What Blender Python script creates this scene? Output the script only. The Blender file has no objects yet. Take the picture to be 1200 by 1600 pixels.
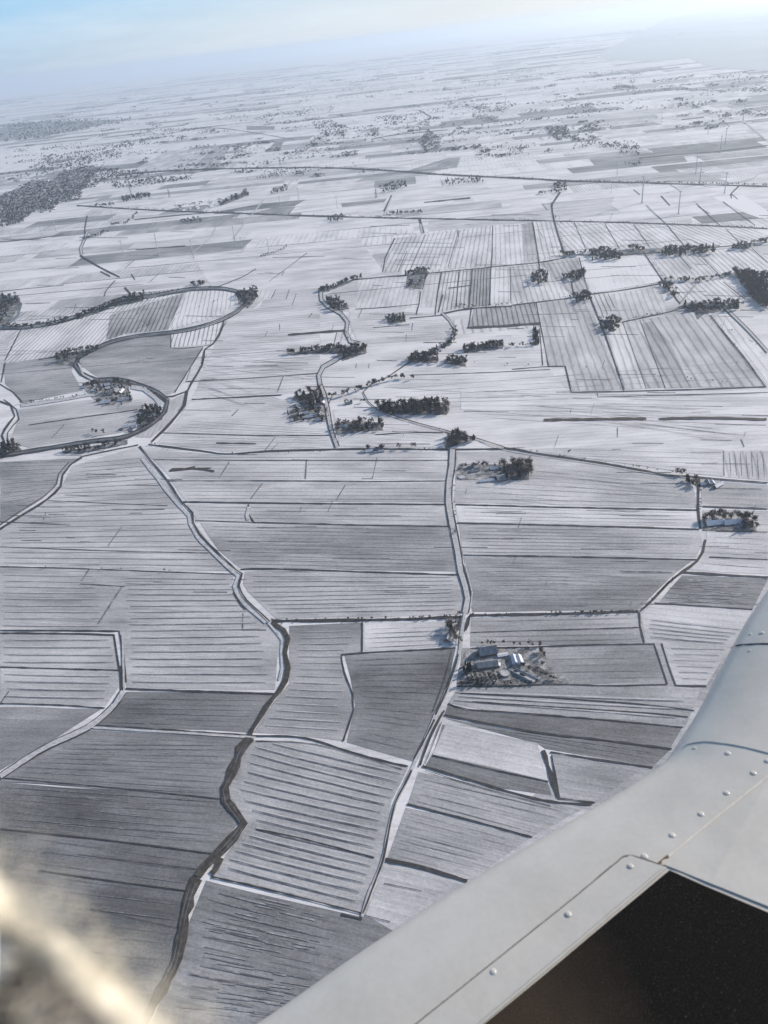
import bpy, bmesh, math, random
import numpy as np
from mathutils import Vector, Matrix
from mathutils.bvhtree import BVHTree
random.seed(7)
S = bpy.context.scene
COL = S.collection
# ------------------------------------------------------------ camera / sky / sun / exposure
ALT = 800.0                                   # height of the aircraft above the plain; the world origin is the camera
F_PX = 1200.0; PITCH = math.radians(31.6); ROLL = math.radians(-6.56)
SUN_AZ = math.radians(62); SUN_EL = math.radians(23)      # azimuth clockwise from the view heading (+Y)
cd = bpy.data.cameras.new('camera'); cam = bpy.data.objects.new('camera', cd); COL.objects.link(cam); S.camera = cam
cd.sensor_fit = 'VERTICAL'; cd.sensor_height = 36.0; cd.lens = 36.0*F_PX/1600.0
cd.clip_start = 0.01; cd.clip_end = 400000.0
CM = (Matrix.Rotation(math.pi/2-PITCH, 3, 'X') @ Matrix.Rotation(ROLL, 3, 'Z'))
cam.matrix_world = CM.to_4x4()
cd.dof.use_dof = True; cd.dof.focus_distance = 40.0; cd.dof.aperture_fstop = 13.0
W = bpy.data.worlds.new('World'); S.world = W; W.use_nodes = True
wt = W.node_tree; wt.nodes.clear()
def wn(t, **k):
    n = wt.nodes.new(t)
    for a, b in k.items(): setattr(n, a, b)
    return n
sky = wn('ShaderNodeTexSky', sky_type='NISHITA', sun_disc=False, sun_elevation=SUN_EL, sun_rotation=SUN_AZ,
         altitude=800, air_density=1.0, dust_density=0.6, ozone_density=1.2)
bg = wn('ShaderNodeBackground'); bg.inputs['Strength'].default_value = 0.095
out = wn('ShaderNodeOutputWorld')
tc = wn('ShaderNodeTexCoord'); mp = wn('ShaderNodeMapping'); mp.inputs['Scale'].default_value = (1.2, 1.2, 9.0)
mp.inputs['Rotation'].default_value = (0.0, 0.06, 0.3)
cn = wn('ShaderNodeTexNoise'); cn.inputs['Scale'].default_value = 2.6; cn.inputs['Detail'].default_value = 8; cn.inputs['Roughness'].default_value = 0.62
cr = wn('ShaderNodeValToRGB'); cr.color_ramp.elements[0].position = 0.47; cr.color_ramp.elements[1].position = 0.85
cr.color_ramp.elements[1].color = (0.55, 0.55, 0.55, 1)
mx = wn('ShaderNodeMix', data_type='RGBA'); mx.inputs[7].default_value = (7.4, 8.0, 8.6, 1)
def wl(a, b): wt.links.new(a, b)
wl(tc.outputs['Generated'], mp.inputs['Vector']); wl(mp.outputs[0], cn.inputs['Vector']); wl(cn.outputs['Fac'], cr.inputs[0]); wl(cr.outputs[0], mx.inputs[0])
# the milky band of winter air low over the horizon, warmer and brighter toward the sun
dt = wn('ShaderNodeVectorMath', operation='DOT_PRODUCT'); dt.inputs[1].default_value = (math.sin(SUN_AZ), math.cos(SUN_AZ), 0); wl(tc.outputs['Generated'], dt.inputs[0])
ra = wn('ShaderNodeMapRange'); ra.inputs[1].default_value = 0.0; ra.inputs[2].default_value = 0.85; wl(dt.outputs['Value'], ra.inputs[0])
hc = wn('ShaderNodeMix', data_type='RGBA'); hc.inputs[6].default_value = (3.3, 4.5, 5.8, 1); hc.inputs[7].default_value = (8.3, 8.0, 7.3, 1); wl(ra.outputs[0], hc.inputs[0])
sp_ = wn('ShaderNodeSeparateXYZ'); wl(tc.outputs['Generated'], sp_.inputs[0])
uc = wn('ShaderNodeMix', data_type='RGBA'); uc.inputs[6].default_value = (2.2, 4.9, 7.4, 1); uc.inputs[7].default_value = (7.4, 7.8, 7.9, 1); wl(ra.outputs[0], uc.inputs[0])
def zr(a, b):
    r_ = wn('ShaderNodeMapRange', interpolation_type='SMOOTHSTEP'); r_.inputs[1].default_value = a; r_.inputs[2].default_value = b; wl(sp_.outputs['Z'], r_.inputs[0]); return r_.outputs[0]
m1 = wn('ShaderNodeMix', data_type='RGBA'); wl(zr(-0.01, 0.085), m1.inputs[0]); wl(hc.outputs[2], m1.inputs[6]); wl(uc.outputs[2], m1.inputs[7])
wl(m1.outputs[2], mx.inputs[6])
m2 = wn('ShaderNodeMix', data_type='RGBA'); wl(zr(0.10, 0.32), m2.inputs[0]); wl(mx.outputs[2], m2.inputs[6]); wl(sky.outputs[0], m2.inputs[7])
wl(m2.outputs[2], bg.inputs['Color']); wl(bg.outputs[0], out.inputs[0])
sl = bpy.data.lights.new('sun', 'SUN'); sl.energy = 3.7; sl.angle = math.radians(0.5); sl.color = (1.0, 0.92, 0.835)
so = bpy.data.objects.new('sun', sl); COL.objects.link(so)
sd = Vector((math.sin(SUN_AZ)*math.cos(SUN_EL), math.cos(SUN_AZ)*math.cos(SUN_EL), math.sin(SUN_EL)))
so.rotation_euler = sd.to_track_quat('Z', 'Y').to_euler()
S.view_settings.view_transform = 'Standard'; S.view_settings.look = 'None'; S.view_settings.exposure = 0.39; S.view_settings.gamma = 1.0
S.cycles.use_denoising = True; S.cycles.volume_bounces = 4; S.cycles.max_bounces = 6
# ------------------------------------------------------------ helpers
def ray(x, y):
    return CM @ Vector(((x-600)/F_PX, (800-y)/F_PX, -1.0))
def G(x, y, z=0.0, far=85000.0):
    """photo pixel -> point on the plain (z above the ground)"""
    d = ray(x, y)
    dz = min(d.z, -math.hypot(d.x, d.y)*ALT/far)
    t = (ALT-z)/-dz
    return Vector((d.x*t, d.y*t, -ALT+z))
def W2P(p):
    q = CM.transposed() @ Vector(p)
    return (600+F_PX*q.x/-q.z, 800-F_PX*q.y/-q.z)
def tag(o, label=None, cat=None, group=None, kind=None):
    if label: o['label'] = label
    if cat: o['category'] = cat
    if group: o['group'] = group
    if kind: o['kind'] = kind
    return o
def mesh(name, verts, faces, mat=None, parent=None, smooth=False):
    me = bpy.data.meshes.new(name); me.from_pydata([tuple(v) for v in verts], [], faces); me.update()
    mats = mat if isinstance(mat, (list, tuple)) else [mat]
    for m in mats:
        if m: me.materials.append(m)
    if smooth: me.polygons.foreach_set('use_smooth', [True]*len(me.polygons))
    o = bpy.data.objects.new(name, me); COL.objects.link(o)
    if parent: o.parent = parent
    return o
def empty(name, loc, rz=0.0):
    o = bpy.data.objects.new(name, None); COL.objects.link(o); o.location = loc; o.rotation_euler = (0, 0, rz)
    o.empty_display_size = 0.5
    return o
# ------------------------------------------------------------ materials
class NT:
    def __init__(s, name):
        s.m = bpy.data.materials.new(name); s.m.use_nodes = True; s.t = s.m.node_tree; s.t.nodes.clear()
        s.o = s.n('ShaderNodeOutputMaterial'); s.b = s.n('ShaderNodeBsdfPrincipled'); s.l(s.b.outputs[0], s.o.inputs[0])
    def n(s, t, **k):
        x = s.t.nodes.new(t)
        for a, b in k.items(): setattr(x, a, b)
        return x
    def l(s, a, b): s.t.links.new(a, b)
    def math(s, op, a, b=None, c=None, clamp=False):
        x = s.n('ShaderNodeMath', operation=op, use_clamp=clamp)
        for i, v in enumerate((a, b, c)):
            if v is None: continue
            if isinstance(v, (int, float)): x.inputs[i].default_value = v
            else: s.l(v, x.inputs[i])
        return x.outputs[0]
    def noise(s, vec, scale, detail=3, rough=0.55):
        x = s.n('ShaderNodeTexNoise'); x.inputs['Scale'].default_value = scale; x.inputs['Detail'].default_value = detail
        x.inputs['Roughness'].default_value = rough; s.l(vec, x.inputs['Vector']); return x.outputs['Fac']
    def comb(s, x, y, z=0.0):
        c = s.n('ShaderNodeCombineXYZ')
        for i, v in enumerate((x, y, z)):
            if isinstance(v, (int, float)): c.inputs[i].default_value = v
            else: s.l(v, c.inputs[i])
        return c.outputs[0]
    def ramp(s, fac, stops, interp='LINEAR'):
        r = s.n('ShaderNodeValToRGB'); r.color_ramp.interpolation = interp; el = r.color_ramp.elements
        while len(el) > 1: el.remove(el[-1])
        el[0].position = stops[0][0]; el[0].color = (*stops[0][1], 1)
        for p, c in stops[1:]:
            e = el.new(p); e.color = (*c, 1)
        s.l(fac, r.inputs[0]); return r.outputs[0]
    def pos(s):
        return s.n('ShaderNodeNewGeometry').outputs['Position']
def simple(name, col, rough=0.8, var=0.25, scale=0.3, metallic=0.0, col2=None, stretch=None):
    t = NT(name); p = t.n('ShaderNodeTexCoord').outputs['Object']
    if stretch:
        mpn = t.n('ShaderNodeMapping'); mpn.inputs['Scale'].default_value = stretch; t.l(p, mpn.inputs[0]); p = mpn.outputs[0]
    f = t.noise(p, scale, 5)
    c2 = col2 or tuple(c*(1-var) for c in col); c1 = col if col2 else tuple(min(1, c*(1+var)) for c in col)
    t.l(t.ramp(f, [(0.3, c2), (0.7, c1)]), t.b.inputs['Base Color'])
    t.b.inputs['Roughness'].default_value = rough; t.b.inputs['Metallic'].default_value = metallic
    return t.m
SNOW = [(0.0, (0.055, 0.053, 0.048)), (0.25, (0.15, 0.15, 0.147)), (0.5, (0.325, 0.32, 0.318)), (0.75, (0.60, 0.58, 0.572)), (1.0, (0.90, 0.87, 0.855))]
def field_mat(name, attr=True):
    t = NT(name)
    if attr:
        a = t.n('ShaderNodeAttribute', attribute_name='fuv'); p = t.n('ShaderNodeSeparateXYZ'); t.l(a.outputs['Vector'], p.inputs[0])
        b = t.n('ShaderNodeAttribute', attribute_name='fpar'); q = t.n('ShaderNodeSeparateXYZ'); t.l(b.outputs['Vector'], q.inputs[0])
        al, ac, seed = p.outputs; tone, contrast, spacing = q.outputs
    else:
        g = t.pos(); mpn = t.n('ShaderNodeMapping'); mpn.inputs['Rotation'].default_value = (0, 0, math.radians(6)); t.l(g, mpn.inputs[0])
        p = t.n('ShaderNodeSeparateXYZ'); t.l(mpn.outputs[0], p.inputs[0]); al, ac, _ = p.outputs; seed = 0.0
        tone, contrast, spacing = 0.92, 0.08, 17.0
    nb = t.noise(t.comb(t.math('MULTIPLY', al, 1/220), t.math('MULTIPLY', ac, 1/90), seed), 1.0, 4, 0.6)
    nm = t.noise(t.comb(t.math('MULTIPLY', al, 1/90), t.math('MULTIPLY', ac, 1/7.0), seed), 1.0, 4, 0.65)
    nf = t.noise(t.comb(t.math('MULTIPLY', al, 1/9), t.math('MULTIPLY', ac, 1/1.6), seed), 1.0, 2, 0.6)
    ns = t.noise(t.comb(t.math('MULTIPLY', al, 1/3.5), t.math('MULTIPLY', ac, 1/3.5), seed), 1.0, 4, 0.75)
    wob = t.noise(t.comb(t.math('MULTIPLY', al, 1/70), t.math('MULTIPLY', ac, 1/40), seed), 1.0, 2)
    ph = t.math('ADD', t.math('MULTIPLY', t.math('DIVIDE', ac, spacing), 2*math.pi), t.math('MULTIPLY', wob, 2.2))
    st = t.math('POWER', t.math('MULTIPLY_ADD', t.math('SINE', ph), 0.5, 0.5), 5.0)
    st = t.math('MULTIPLY', st, t.math('MULTIPLY_ADD', nm, 1.8, -0.1, clamp=True))
    c = t.math('MULTIPLY_ADD', t.math('SUBTRACT', nb, 0.5), 0.85, tone)
    c = t.math('MULTIPLY_ADD', t.math('SUBTRACT', nm, 0.5), 0.24, c)
    c = t.math('MULTIPLY_ADD', t.math('SUBTRACT', nf, 0.5), 0.16, c)
    c = t.math('MULTIPLY_ADD', t.math('SUBTRACT', ns, 0.5), 0.42, c)
    c = t.math('SUBTRACT', c, t.math('MULTIPLY', st, contrast), clamp=True)
    t.l(t.ramp(c, SNOW), t.b.inputs['Base Color'])
    t.b.inputs['Roughness'].default_value = 0.75; t.b.inputs['Specular IOR Level'].default_value = 0.25
    bp = t.n('ShaderNodeBump'); bp.inputs['Strength'].default_value = 0.5; bp.inputs['Distance'].default_value = 0.5
    t.l(t.math('ADD', nf, t.math('MULTIPLY', st, -0.6)), bp.inputs['Height']); t.l(bp.outputs[0], t.b.inputs['Normal'])
    return t.m
M_GROUND = field_mat('snowy_plain', False)
M_FIELD = field_mat('snow_field', True)
def strip_mat(name, stops, sc=0.12, rough=0.7, fine=0.9):
    t = NT(name); g = t.pos()
    f1 = t.noise(g, sc, 4, 0.65); f2 = t.noise(g, fine, 3, 0.7)
    f = t.math('MULTIPLY_ADD', t.math('SUBTRACT', f2, 0.5), 0.6, f1)
    t.l(t.ramp(f, stops), t.b.inputs['Base Color']); t.b.inputs['Roughness'].default_value = rough
    t.b.inputs['Specular IOR Level'].default_value = 0.25
    return t.m
M_DITCH = strip_mat('ditch_reed_and_ice', [(0.25, (0.035, 0.035, 0.037)), (0.55, (0.065, 0.062, 0.06)), (0.74, (0.11, 0.108, 0.108)), (0.88, (0.35, 0.35, 0.36))])
M_BROWN = strip_mat('reed_bank', [(0.3, (0.04, 0.034, 0.028)), (0.5, (0.08, 0.068, 0.056)), (0.68, (0.13, 0.115, 0.098)), (0.85, (0.27, 0.26, 0.25))])
M_FURROW = strip_mat('drain_furrow', [(0.26, (0.085, 0.083, 0.085)), (0.46, (0.15, 0.147, 0.15)), (0.58, (0.27, 0.265, 0.27)), (0.74, (0.5, 0.49, 0.49))], 0.06)
M_ROAD = strip_mat('packed_snow_road', [(0.3, (0.42, 0.41, 0.405)), (0.6, (0.62, 0.61, 0.6)), (0.85, (0.78, 0.77, 0.76))], 0.2)
M_BERM = strip_mat('snow_bank', [(0.3, (0.36, 0.355, 0.35)), (0.5, (0.58, 0.57, 0.565)), (0.8, (0.83, 0.82, 0.81))], 0.15)
M_YARD = strip_mat('trodden_yard_snow', [(0.32, (0.10, 0.095, 0.09)), (0.46, (0.24, 0.235, 0.23)), (0.6, (0.5, 0.49, 0.485)), (0.8, (0.72, 0.71, 0.7))], 0.06, .8, .5)
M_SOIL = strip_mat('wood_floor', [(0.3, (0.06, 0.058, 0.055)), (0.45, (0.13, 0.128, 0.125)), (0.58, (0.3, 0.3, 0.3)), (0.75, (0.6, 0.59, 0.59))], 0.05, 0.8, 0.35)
M_ICE = strip_mat('river_ice', [(0.3, (0.10, 0.10, 0.105)), (0.6, (0.2, 0.2, 0.21)), (0.85, (0.36, 0.37, 0.38))], 0.03, 0.25)
M_BARK = simple('bark', (0.10, 0.085, 0.07), 0.9, 0.3, 2.0)
M_TWIG = simple('bare_twigs', (0.125, 0.10, 0.085), 0.9, 0.4, 0.8)
M_NEEDLE = simple('evergreen_foliage', (0.04, 0.055, 0.045), 0.85, 0.4, 0.8)
M_TWIGS = simple('far_woodland', (0.055, 0.052, 0.05), 0.9, 0.4, 0.02)
M_SNOWROOF = simple('snow_covered_roof', (0.70, 0.71, 0.74), 0.7, 0.1, 0.4)
M_THINROOF = simple('thinly_snowed_roof', (0.34, 0.36, 0.39), 0.7, 0.25, 0.5, col2=(0.15, 0.155, 0.17), stretch=(1, 0.2, 0.2))
M_DARKROOF = simple('dark_tile_roof', (0.13, 0.11, 0.105), 0.7, 0.3, 0.6)
M_BRICK = simple('red_brown_brick', (0.21, 0.13, 0.10), 0.85, 0.2, 1.2)
M_PALEWALL = simple('pale_wall', (0.42, 0.42, 0.43), 0.8, 0.15, 0.5)
M_DOOR = simple('dark_door', (0.06, 0.065, 0.06), 0.6, 0.2, 1.0)
M_GLASS = simple('window_glass', (0.03, 0.035, 0.04), 0.15, 0.1, 1.0)
M_CONC = simple('concrete', (0.30, 0.31, 0.32), 0.8, 0.2, 0.6)
M_STEEL = simple('galvanised_steel', (0.22, 0.23, 0.24), 0.5, 0.1, 0.5, metallic=0.4)
M_TOWER = simple('pale_grey_tower_paint', (0.5, 0.5, 0.51), 0.45, 0.05, 0.05)
# ------------------------------------------------------------ the plain, haze and sea
R = 95000.0
mesh('ground', [(-R, -R, -ALT), (R, -R, -ALT), (R, R, -ALT), (-R, R, -ALT)], [(0, 1, 2, 3)], M_GROUND)['kind'] = 'structure'
HZ = 97000.0; zt = 110.0; zb = -ALT-1.0
hz = mesh('haze', [(x, y, z) for z in (zb, zt) for (x, y) in ((-HZ, -HZ), (HZ, -HZ), (HZ, HZ), (-HZ, HZ))],
          [(3, 2, 1, 0), (4, 5, 6, 7), (0, 1, 5, 4), (1, 2, 6, 5), (2, 3, 7, 6), (3, 0, 4, 7)])
hm = bpy.data.materials.new('winter_haze'); hm.use_nodes = True; ht = hm.node_tree; ht.nodes.clear()
ho = ht.nodes.new('ShaderNodeOutputMaterial'); hv = ht.nodes.new('ShaderNodeVolumePrincipled')
hv.inputs['Color'].default_value = (0.80, 0.895, 1.0, 1); hv.inputs['Density'].default_value = 3.2e-5; hv.inputs['Anisotropy'].default_value = 0.55
ht.links.new(hv.outputs[0], ho.inputs['Volume']); hz.data.materials.append(hm); hz['kind'] = 'stuff'
tag(hz, 'pale blue winter haze lying over the far snowy plain', 'haze')
# ------------------------------------------------------------ ribbons and fields traced on the plain
_zc = {'furrow': 0.62, 'strip': 0.75, 'field': 0.16, 'floor': 0.54}
def nextz(k, step=0.003):
    _zc[k] += step
    if k == 'furrow' and _zc[k] > 0.74: _zc[k] = 0.62
    return _zc[k]
def smooth_px(pts, step=14.0, w=None, curve=True):
    P = [np.array(p[:2], float) for p in pts]; Wd = [p[2] if len(p) > 2 else w for p in pts]; out = []
    for i in range(len(P)-1):
        p0 = P[max(i-1, 0)]; p1 = P[i]; p2 = P[i+1]; p3 = P[min(i+2, len(P)-1)]
        n = max(1, int(np.linalg.norm(p2-p1)/step))
        for k in range(n):
            t = k/n
            if k == 0:
                d1 = p2-p1; da = p1-p0; db = p3-p2; L1 = np.linalg.norm(d1)+1e-6
                if np.dot(da, d1) < .62*L1*np.linalg.norm(da): p0 = 2*p1-p2
                if np.dot(db, d1) < .62*L1*np.linalg.norm(db): p3 = 2*p2-p1
            if curve and len(P) > 2: q = 0.5*((2*p1)+(-p0+p2)*t+(2*p0-5*p1+4*p2-p3)*t*t+(-p0+3*p1-3*p2+p3)*t**3)
            else: q = p1*(1-t)+p2*t
            out.append((q[0], q[1], Wd[i]*(1-t)+Wd[i+1]*t))
    out.append((P[-1][0], P[-1][1], Wd[-1])); return out
class Rib:
    """collects flat strips lying on the ground; widths as they measure in the photo"""
    def __init__(s, key='strip'): s.v = []; s.f = []; s.key = key
    def add(s, pts, w=2.0, curve=True, jit=0.12, off=0.0):
        z = nextz(s.key); sp = smooth_px(pts, 12.0, w, curve); n = len(sp); b = len(s.v)
        for i, (x, y, ww) in enumerate(sp):
            a = sp[max(i-1, 0)]; c = sp[min(i+1, n-1)]; dx, dy = c[0]-a[0], c[1]-a[1]; L = math.hypot(dx, dy) or 1
            nx, ny = -dy/L, dx/L; h = ww/2*(1+random.uniform(-jit, jit)*1.6); o = off+random.uniform(-jit, jit)*ww*0.4
            s.v.append(G(x+nx*(o-h), y+ny*(o-h), z)); s.v.append(G(x+nx*(o+h), y+ny*(o+h), z))
        for i in range(n-1): s.f.append((b+2*i, b+2*i+1, b+2*i+3, b+2*i+2))
    def world(s, p, q, w, z=None):
        z = z if z is not None else nextz(s.key, 0.0008); d = (q-p); d.z = 0; L = d.length
        if L < 1: return
        d /= L; nrm = Vector((-d.y, d.x, 0)); n = max(1, int(L/35)); b = len(s.v); o = 0
        for i in range(n+1):
            c = p+d*(L*i/n); c.z = -ALT+z; o = o*0.6+random.uniform(-.14, .14)*w; h = w/2*random.uniform(0.75, 1.2)
            if i in (0, n): h *= 0.4
            s.v.append(c+nrm*(o-h)); s.v.append(c+nrm*(o+h))
        for i in range(n): s.f.append((b+2*i, b+2*i+1, b+2*i+3, b+2*i+2))
    def poly(s, pts, dense=True):
        z = nextz(s.key); b = len(s.v)
        for i, p in enumerate(pts):
            q = pts[(i+1) % len(pts)]; L = math.hypot(q[0]-p[0], q[1]-p[1]); n = max(1, min(40, int(L/4))) if s.key == 'floor' else 1
            for k in range(n):
                j = 1.3 if n > 1 else 0; s.v.append(G(p[0]+(q[0]-p[0])*k/n+random.uniform(-j, j), p[1]+(q[1]-p[1])*k/n+random.uniform(-j, j)*.6, z))
        s.f.append(tuple(range(b, len(s.v))))
    def build(s, name, mat, kind='structure'):
        if not s.v: return None
        o = mesh(name, s.v, s.f, mat); o['kind'] = kind; return o
patch, ridge = Rib('furrow'), Rib('furrow')
M_PATCH = strip_mat('thin_snow_streak', [(0.3, (0.19, 0.185, 0.175)), (0.46, (0.30, 0.295, 0.285)), (0.58, (0.41, 0.405, 0.4)), (0.75, (0.56, 0.55, 0.545))], 0.08)
M_RIDGE = strip_mat('ridge_snow', [(0.3, (0.46, 0.45, 0.445)), (0.6, (0.64, 0.63, 0.625)), (0.85, (0.76, 0.745, 0.74))], 0.05)
ditch, brown, road, berm, furrow, floor_, ice = Rib(), Rib(), Rib(), Rib(), Rib('furrow'), Rib('floor'), Rib()
fv, ff, fuv, fpar = [], [], [], []
def addfield(world_pts, dirv, tone, contrast, spacing, z, rough_edge=True):
    """dirv: world direction of the furrows"""
    a = math.atan2(dirv.y, dirv.x); c, s_ = math.cos(a), math.sin(a); seed = random.uniform(0, 500); b = len(fv)
    for p in world_pts:
        fv.append((p.x, p.y, -ALT+z)); fuv.extend((p.x*c+p.y*s_, -p.x*s_+p.y*c, seed)); fpar.extend((tone, contrast, spacing))
    ff.append(tuple(range(b, b+len(world_pts))))
def field(pts, tone, d=None, contrast=0.15, spacing=12.0):
    wp = [G(*p) for p in pts]; ym = sum(p[1] for p in pts)/len(pts); k = min(1, max(0, (ym-560)/500)); tone = tone*(1-.07*k)-.02*k+(.06 if tone < .55 and ym < 1130 else 0)+(.05 if tone >= .55 and ym < 760 else 0); contrast = contrast*(1-.8*min(1, 2*k))  # snow tone dimmed toward the foreground: exposure and haze falloff painted in
    d = d or ((pts[0]), (pts[1])); dv = G(*d[1])-G(*d[0])
    # a slightly uneven edge
    q = []
    for i, p in enumerate(wp):
        r = wp[(i+1) % len(wp)]; L = (r-p).length; n = max(1, min(14, int(L/50)))
        for k in range(n):
            e = p.lerp(r, k/n)
            if k: e = e+Vector((random.uniform(-1, 1), random.uniform(-1, 1), 0))*1.6
            q.append(e)
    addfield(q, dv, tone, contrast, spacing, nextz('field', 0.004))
def resample(pl, ts):
    w = [G(*p) for p in pl]; L = [0]
    for i in range(len(w)-1): L.append(L[-1]+(w[i+1]-w[i]).length)
    o = []
    for t in ts:
        s_ = t*L[-1]
        for i in range(len(w)-1):
            if s_ <= L[i+1] or i == len(w)-2:
                o.append(w[i].lerp(w[i+1], (s_-L[i])/max(1e-6, L[i+1]-L[i]))); break
    return o
def furrows(Lp, Rp, n, w=1.0, inset=8.0, jit=0.08, brk=0.25, ends=(0.5, 0.5), rg=0):
    ts = [(i+ends[0])/(n-1+ends[0]+ends[1]) for i in range(n)]
    A = resample(Lp, ts); B = resample(Rp, [min(1, max(0, t+random.uniform(-jit, jit)/n)) for t in ts])
    for a, b in zip(A, B):
        L = (b-a).length
        if L < 3*inset: continue
        d = (b-a)/L; p = a+d*inset*random.uniform(0.7, 1.6); q = b-d*inset*random.uniform(0.7, 1.6)
        nv = Vector((-d.y, d.x, 0))
        if rg: ridge.world(p+nv*rg, q+nv*rg, rg*1.1)
        if random.random() < brk:
            t = random.uniform(0.25, 0.75); m = p.lerp(q, t); furrow.world(p, m-d*random.uniform(2, 12), w); furrow.world(m+d*random.uniform(2, 20), q, w*random.uniform(.5, .9))
        else: furrow.world(p, q, w*random.uniform(.75, 1.2))
# ------------------------------------------------------------ far parcels, in rows across the view out to the horizon
rs = random.Random(11)
ang0 = math.radians(-5.0)
y = 2300.0; rn = 0
while y < 42000:
    dep = rs.uniform(70, 190)*(1+y/9000.0)
    halfw = y*0.62+900; x = -halfw-rs.uniform(0, 500); cn_ = 0
    while x < halfw:
        w_ = rs.uniform(180, 900)*(1+y/14000.0)
        a = ang0+rs.uniform(-0.02, 0.02); c, s_ = math.cos(a), math.sin(a)
        tone = rs.choice([0.95, 0.9, 0.86, 0.82, 0.95, 1.0, 0.78, 0.66, 0.5]) if y > 3000 else rs.choice([0.86, 0.8, 0.9, 0.74, 0.9])
        if rs.random() < 0.05 and y > 5000: tone = 0.5
        g = rs.uniform(1, 5)
        pts = [Vector((X*c-Y*s_, X*s_+Y*c, 0)) for X, Y in ((x+g, y+g), (x+w_-g, y+g), (x+w_-g+rs.uniform(-20, 60), y+dep-g), (x+g, y+dep-g))]
        dv = Vector((c, s_, 0)) if rs.random() < 0.7 else Vector((-s_, c, 0))
        if rs.random() < 0.85: addfield(pts, dv, tone, rs.uniform(0.05, 0.3), rs.uniform(14, 30), 0.02+0.01*((rn % 3)*4+cn_ % 4))
        if rs.random() < 0.22:
            p, q = pts[0].copy(), pts[3].copy(); furrow.world(p, q, rs.uniform(2, 4)*(1+y/9000))
        if rs.random() < 0.30:
            p, q = pts[0].copy(), pts[1].copy(); furrow.world(p, q, rs.uniform(2, 5)*(1+y/8000))
        x += w_; cn_ += 1
    y += dep; rn += 1
# ------------------------------------------------------------ near fields (photo pixels)
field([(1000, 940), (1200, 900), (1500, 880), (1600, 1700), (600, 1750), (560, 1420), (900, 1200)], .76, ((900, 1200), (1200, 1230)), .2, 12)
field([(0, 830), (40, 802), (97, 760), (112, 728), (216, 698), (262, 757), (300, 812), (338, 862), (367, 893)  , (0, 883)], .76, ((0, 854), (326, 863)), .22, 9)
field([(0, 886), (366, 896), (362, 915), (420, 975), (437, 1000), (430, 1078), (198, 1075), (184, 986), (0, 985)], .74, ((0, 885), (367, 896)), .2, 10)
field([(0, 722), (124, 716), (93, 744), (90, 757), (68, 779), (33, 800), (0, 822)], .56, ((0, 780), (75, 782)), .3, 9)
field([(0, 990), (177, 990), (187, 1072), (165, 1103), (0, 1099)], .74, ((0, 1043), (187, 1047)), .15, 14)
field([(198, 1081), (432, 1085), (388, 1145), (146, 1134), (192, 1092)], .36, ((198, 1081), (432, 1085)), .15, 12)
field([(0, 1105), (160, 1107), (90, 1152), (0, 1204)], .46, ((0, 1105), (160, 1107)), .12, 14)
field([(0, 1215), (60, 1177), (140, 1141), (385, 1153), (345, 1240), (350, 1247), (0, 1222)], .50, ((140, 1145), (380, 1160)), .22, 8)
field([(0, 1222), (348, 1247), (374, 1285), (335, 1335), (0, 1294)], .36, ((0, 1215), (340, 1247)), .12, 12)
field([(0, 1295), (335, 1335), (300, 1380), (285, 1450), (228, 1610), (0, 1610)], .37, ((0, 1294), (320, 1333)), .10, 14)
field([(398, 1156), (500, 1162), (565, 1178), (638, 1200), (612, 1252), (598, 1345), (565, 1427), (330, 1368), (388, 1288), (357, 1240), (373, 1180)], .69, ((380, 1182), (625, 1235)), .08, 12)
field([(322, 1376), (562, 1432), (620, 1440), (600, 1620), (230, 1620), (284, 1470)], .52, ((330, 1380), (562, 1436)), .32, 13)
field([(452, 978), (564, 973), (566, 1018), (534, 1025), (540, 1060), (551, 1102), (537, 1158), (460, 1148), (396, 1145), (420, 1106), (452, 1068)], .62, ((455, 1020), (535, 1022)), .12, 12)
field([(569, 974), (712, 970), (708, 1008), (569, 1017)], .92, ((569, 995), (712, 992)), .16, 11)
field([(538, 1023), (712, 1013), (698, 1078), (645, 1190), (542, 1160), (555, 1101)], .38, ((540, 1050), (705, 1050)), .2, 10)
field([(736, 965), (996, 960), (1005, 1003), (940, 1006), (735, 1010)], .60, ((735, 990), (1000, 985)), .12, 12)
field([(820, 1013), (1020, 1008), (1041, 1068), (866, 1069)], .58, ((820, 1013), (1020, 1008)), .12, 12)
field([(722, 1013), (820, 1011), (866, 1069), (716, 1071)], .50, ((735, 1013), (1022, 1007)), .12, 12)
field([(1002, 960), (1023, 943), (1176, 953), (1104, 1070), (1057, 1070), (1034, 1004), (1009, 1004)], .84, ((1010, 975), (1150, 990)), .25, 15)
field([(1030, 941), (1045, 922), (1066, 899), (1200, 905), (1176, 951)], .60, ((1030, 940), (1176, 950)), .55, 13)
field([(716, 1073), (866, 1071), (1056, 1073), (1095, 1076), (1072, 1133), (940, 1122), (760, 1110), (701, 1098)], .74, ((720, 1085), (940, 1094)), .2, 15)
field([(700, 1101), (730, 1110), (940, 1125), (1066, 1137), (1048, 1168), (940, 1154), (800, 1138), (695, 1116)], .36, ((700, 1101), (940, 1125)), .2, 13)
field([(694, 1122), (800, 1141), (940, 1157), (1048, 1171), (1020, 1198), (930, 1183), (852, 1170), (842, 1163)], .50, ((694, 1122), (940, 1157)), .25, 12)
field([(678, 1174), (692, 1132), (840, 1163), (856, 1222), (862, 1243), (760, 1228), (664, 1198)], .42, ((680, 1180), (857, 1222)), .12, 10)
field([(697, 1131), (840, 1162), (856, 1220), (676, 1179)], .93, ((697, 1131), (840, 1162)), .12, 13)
field([(861, 1178), (1008, 1199), (925, 1255), (873, 1245)], .74, ((861, 1178), (1008, 1199)), .2, 12)
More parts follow.
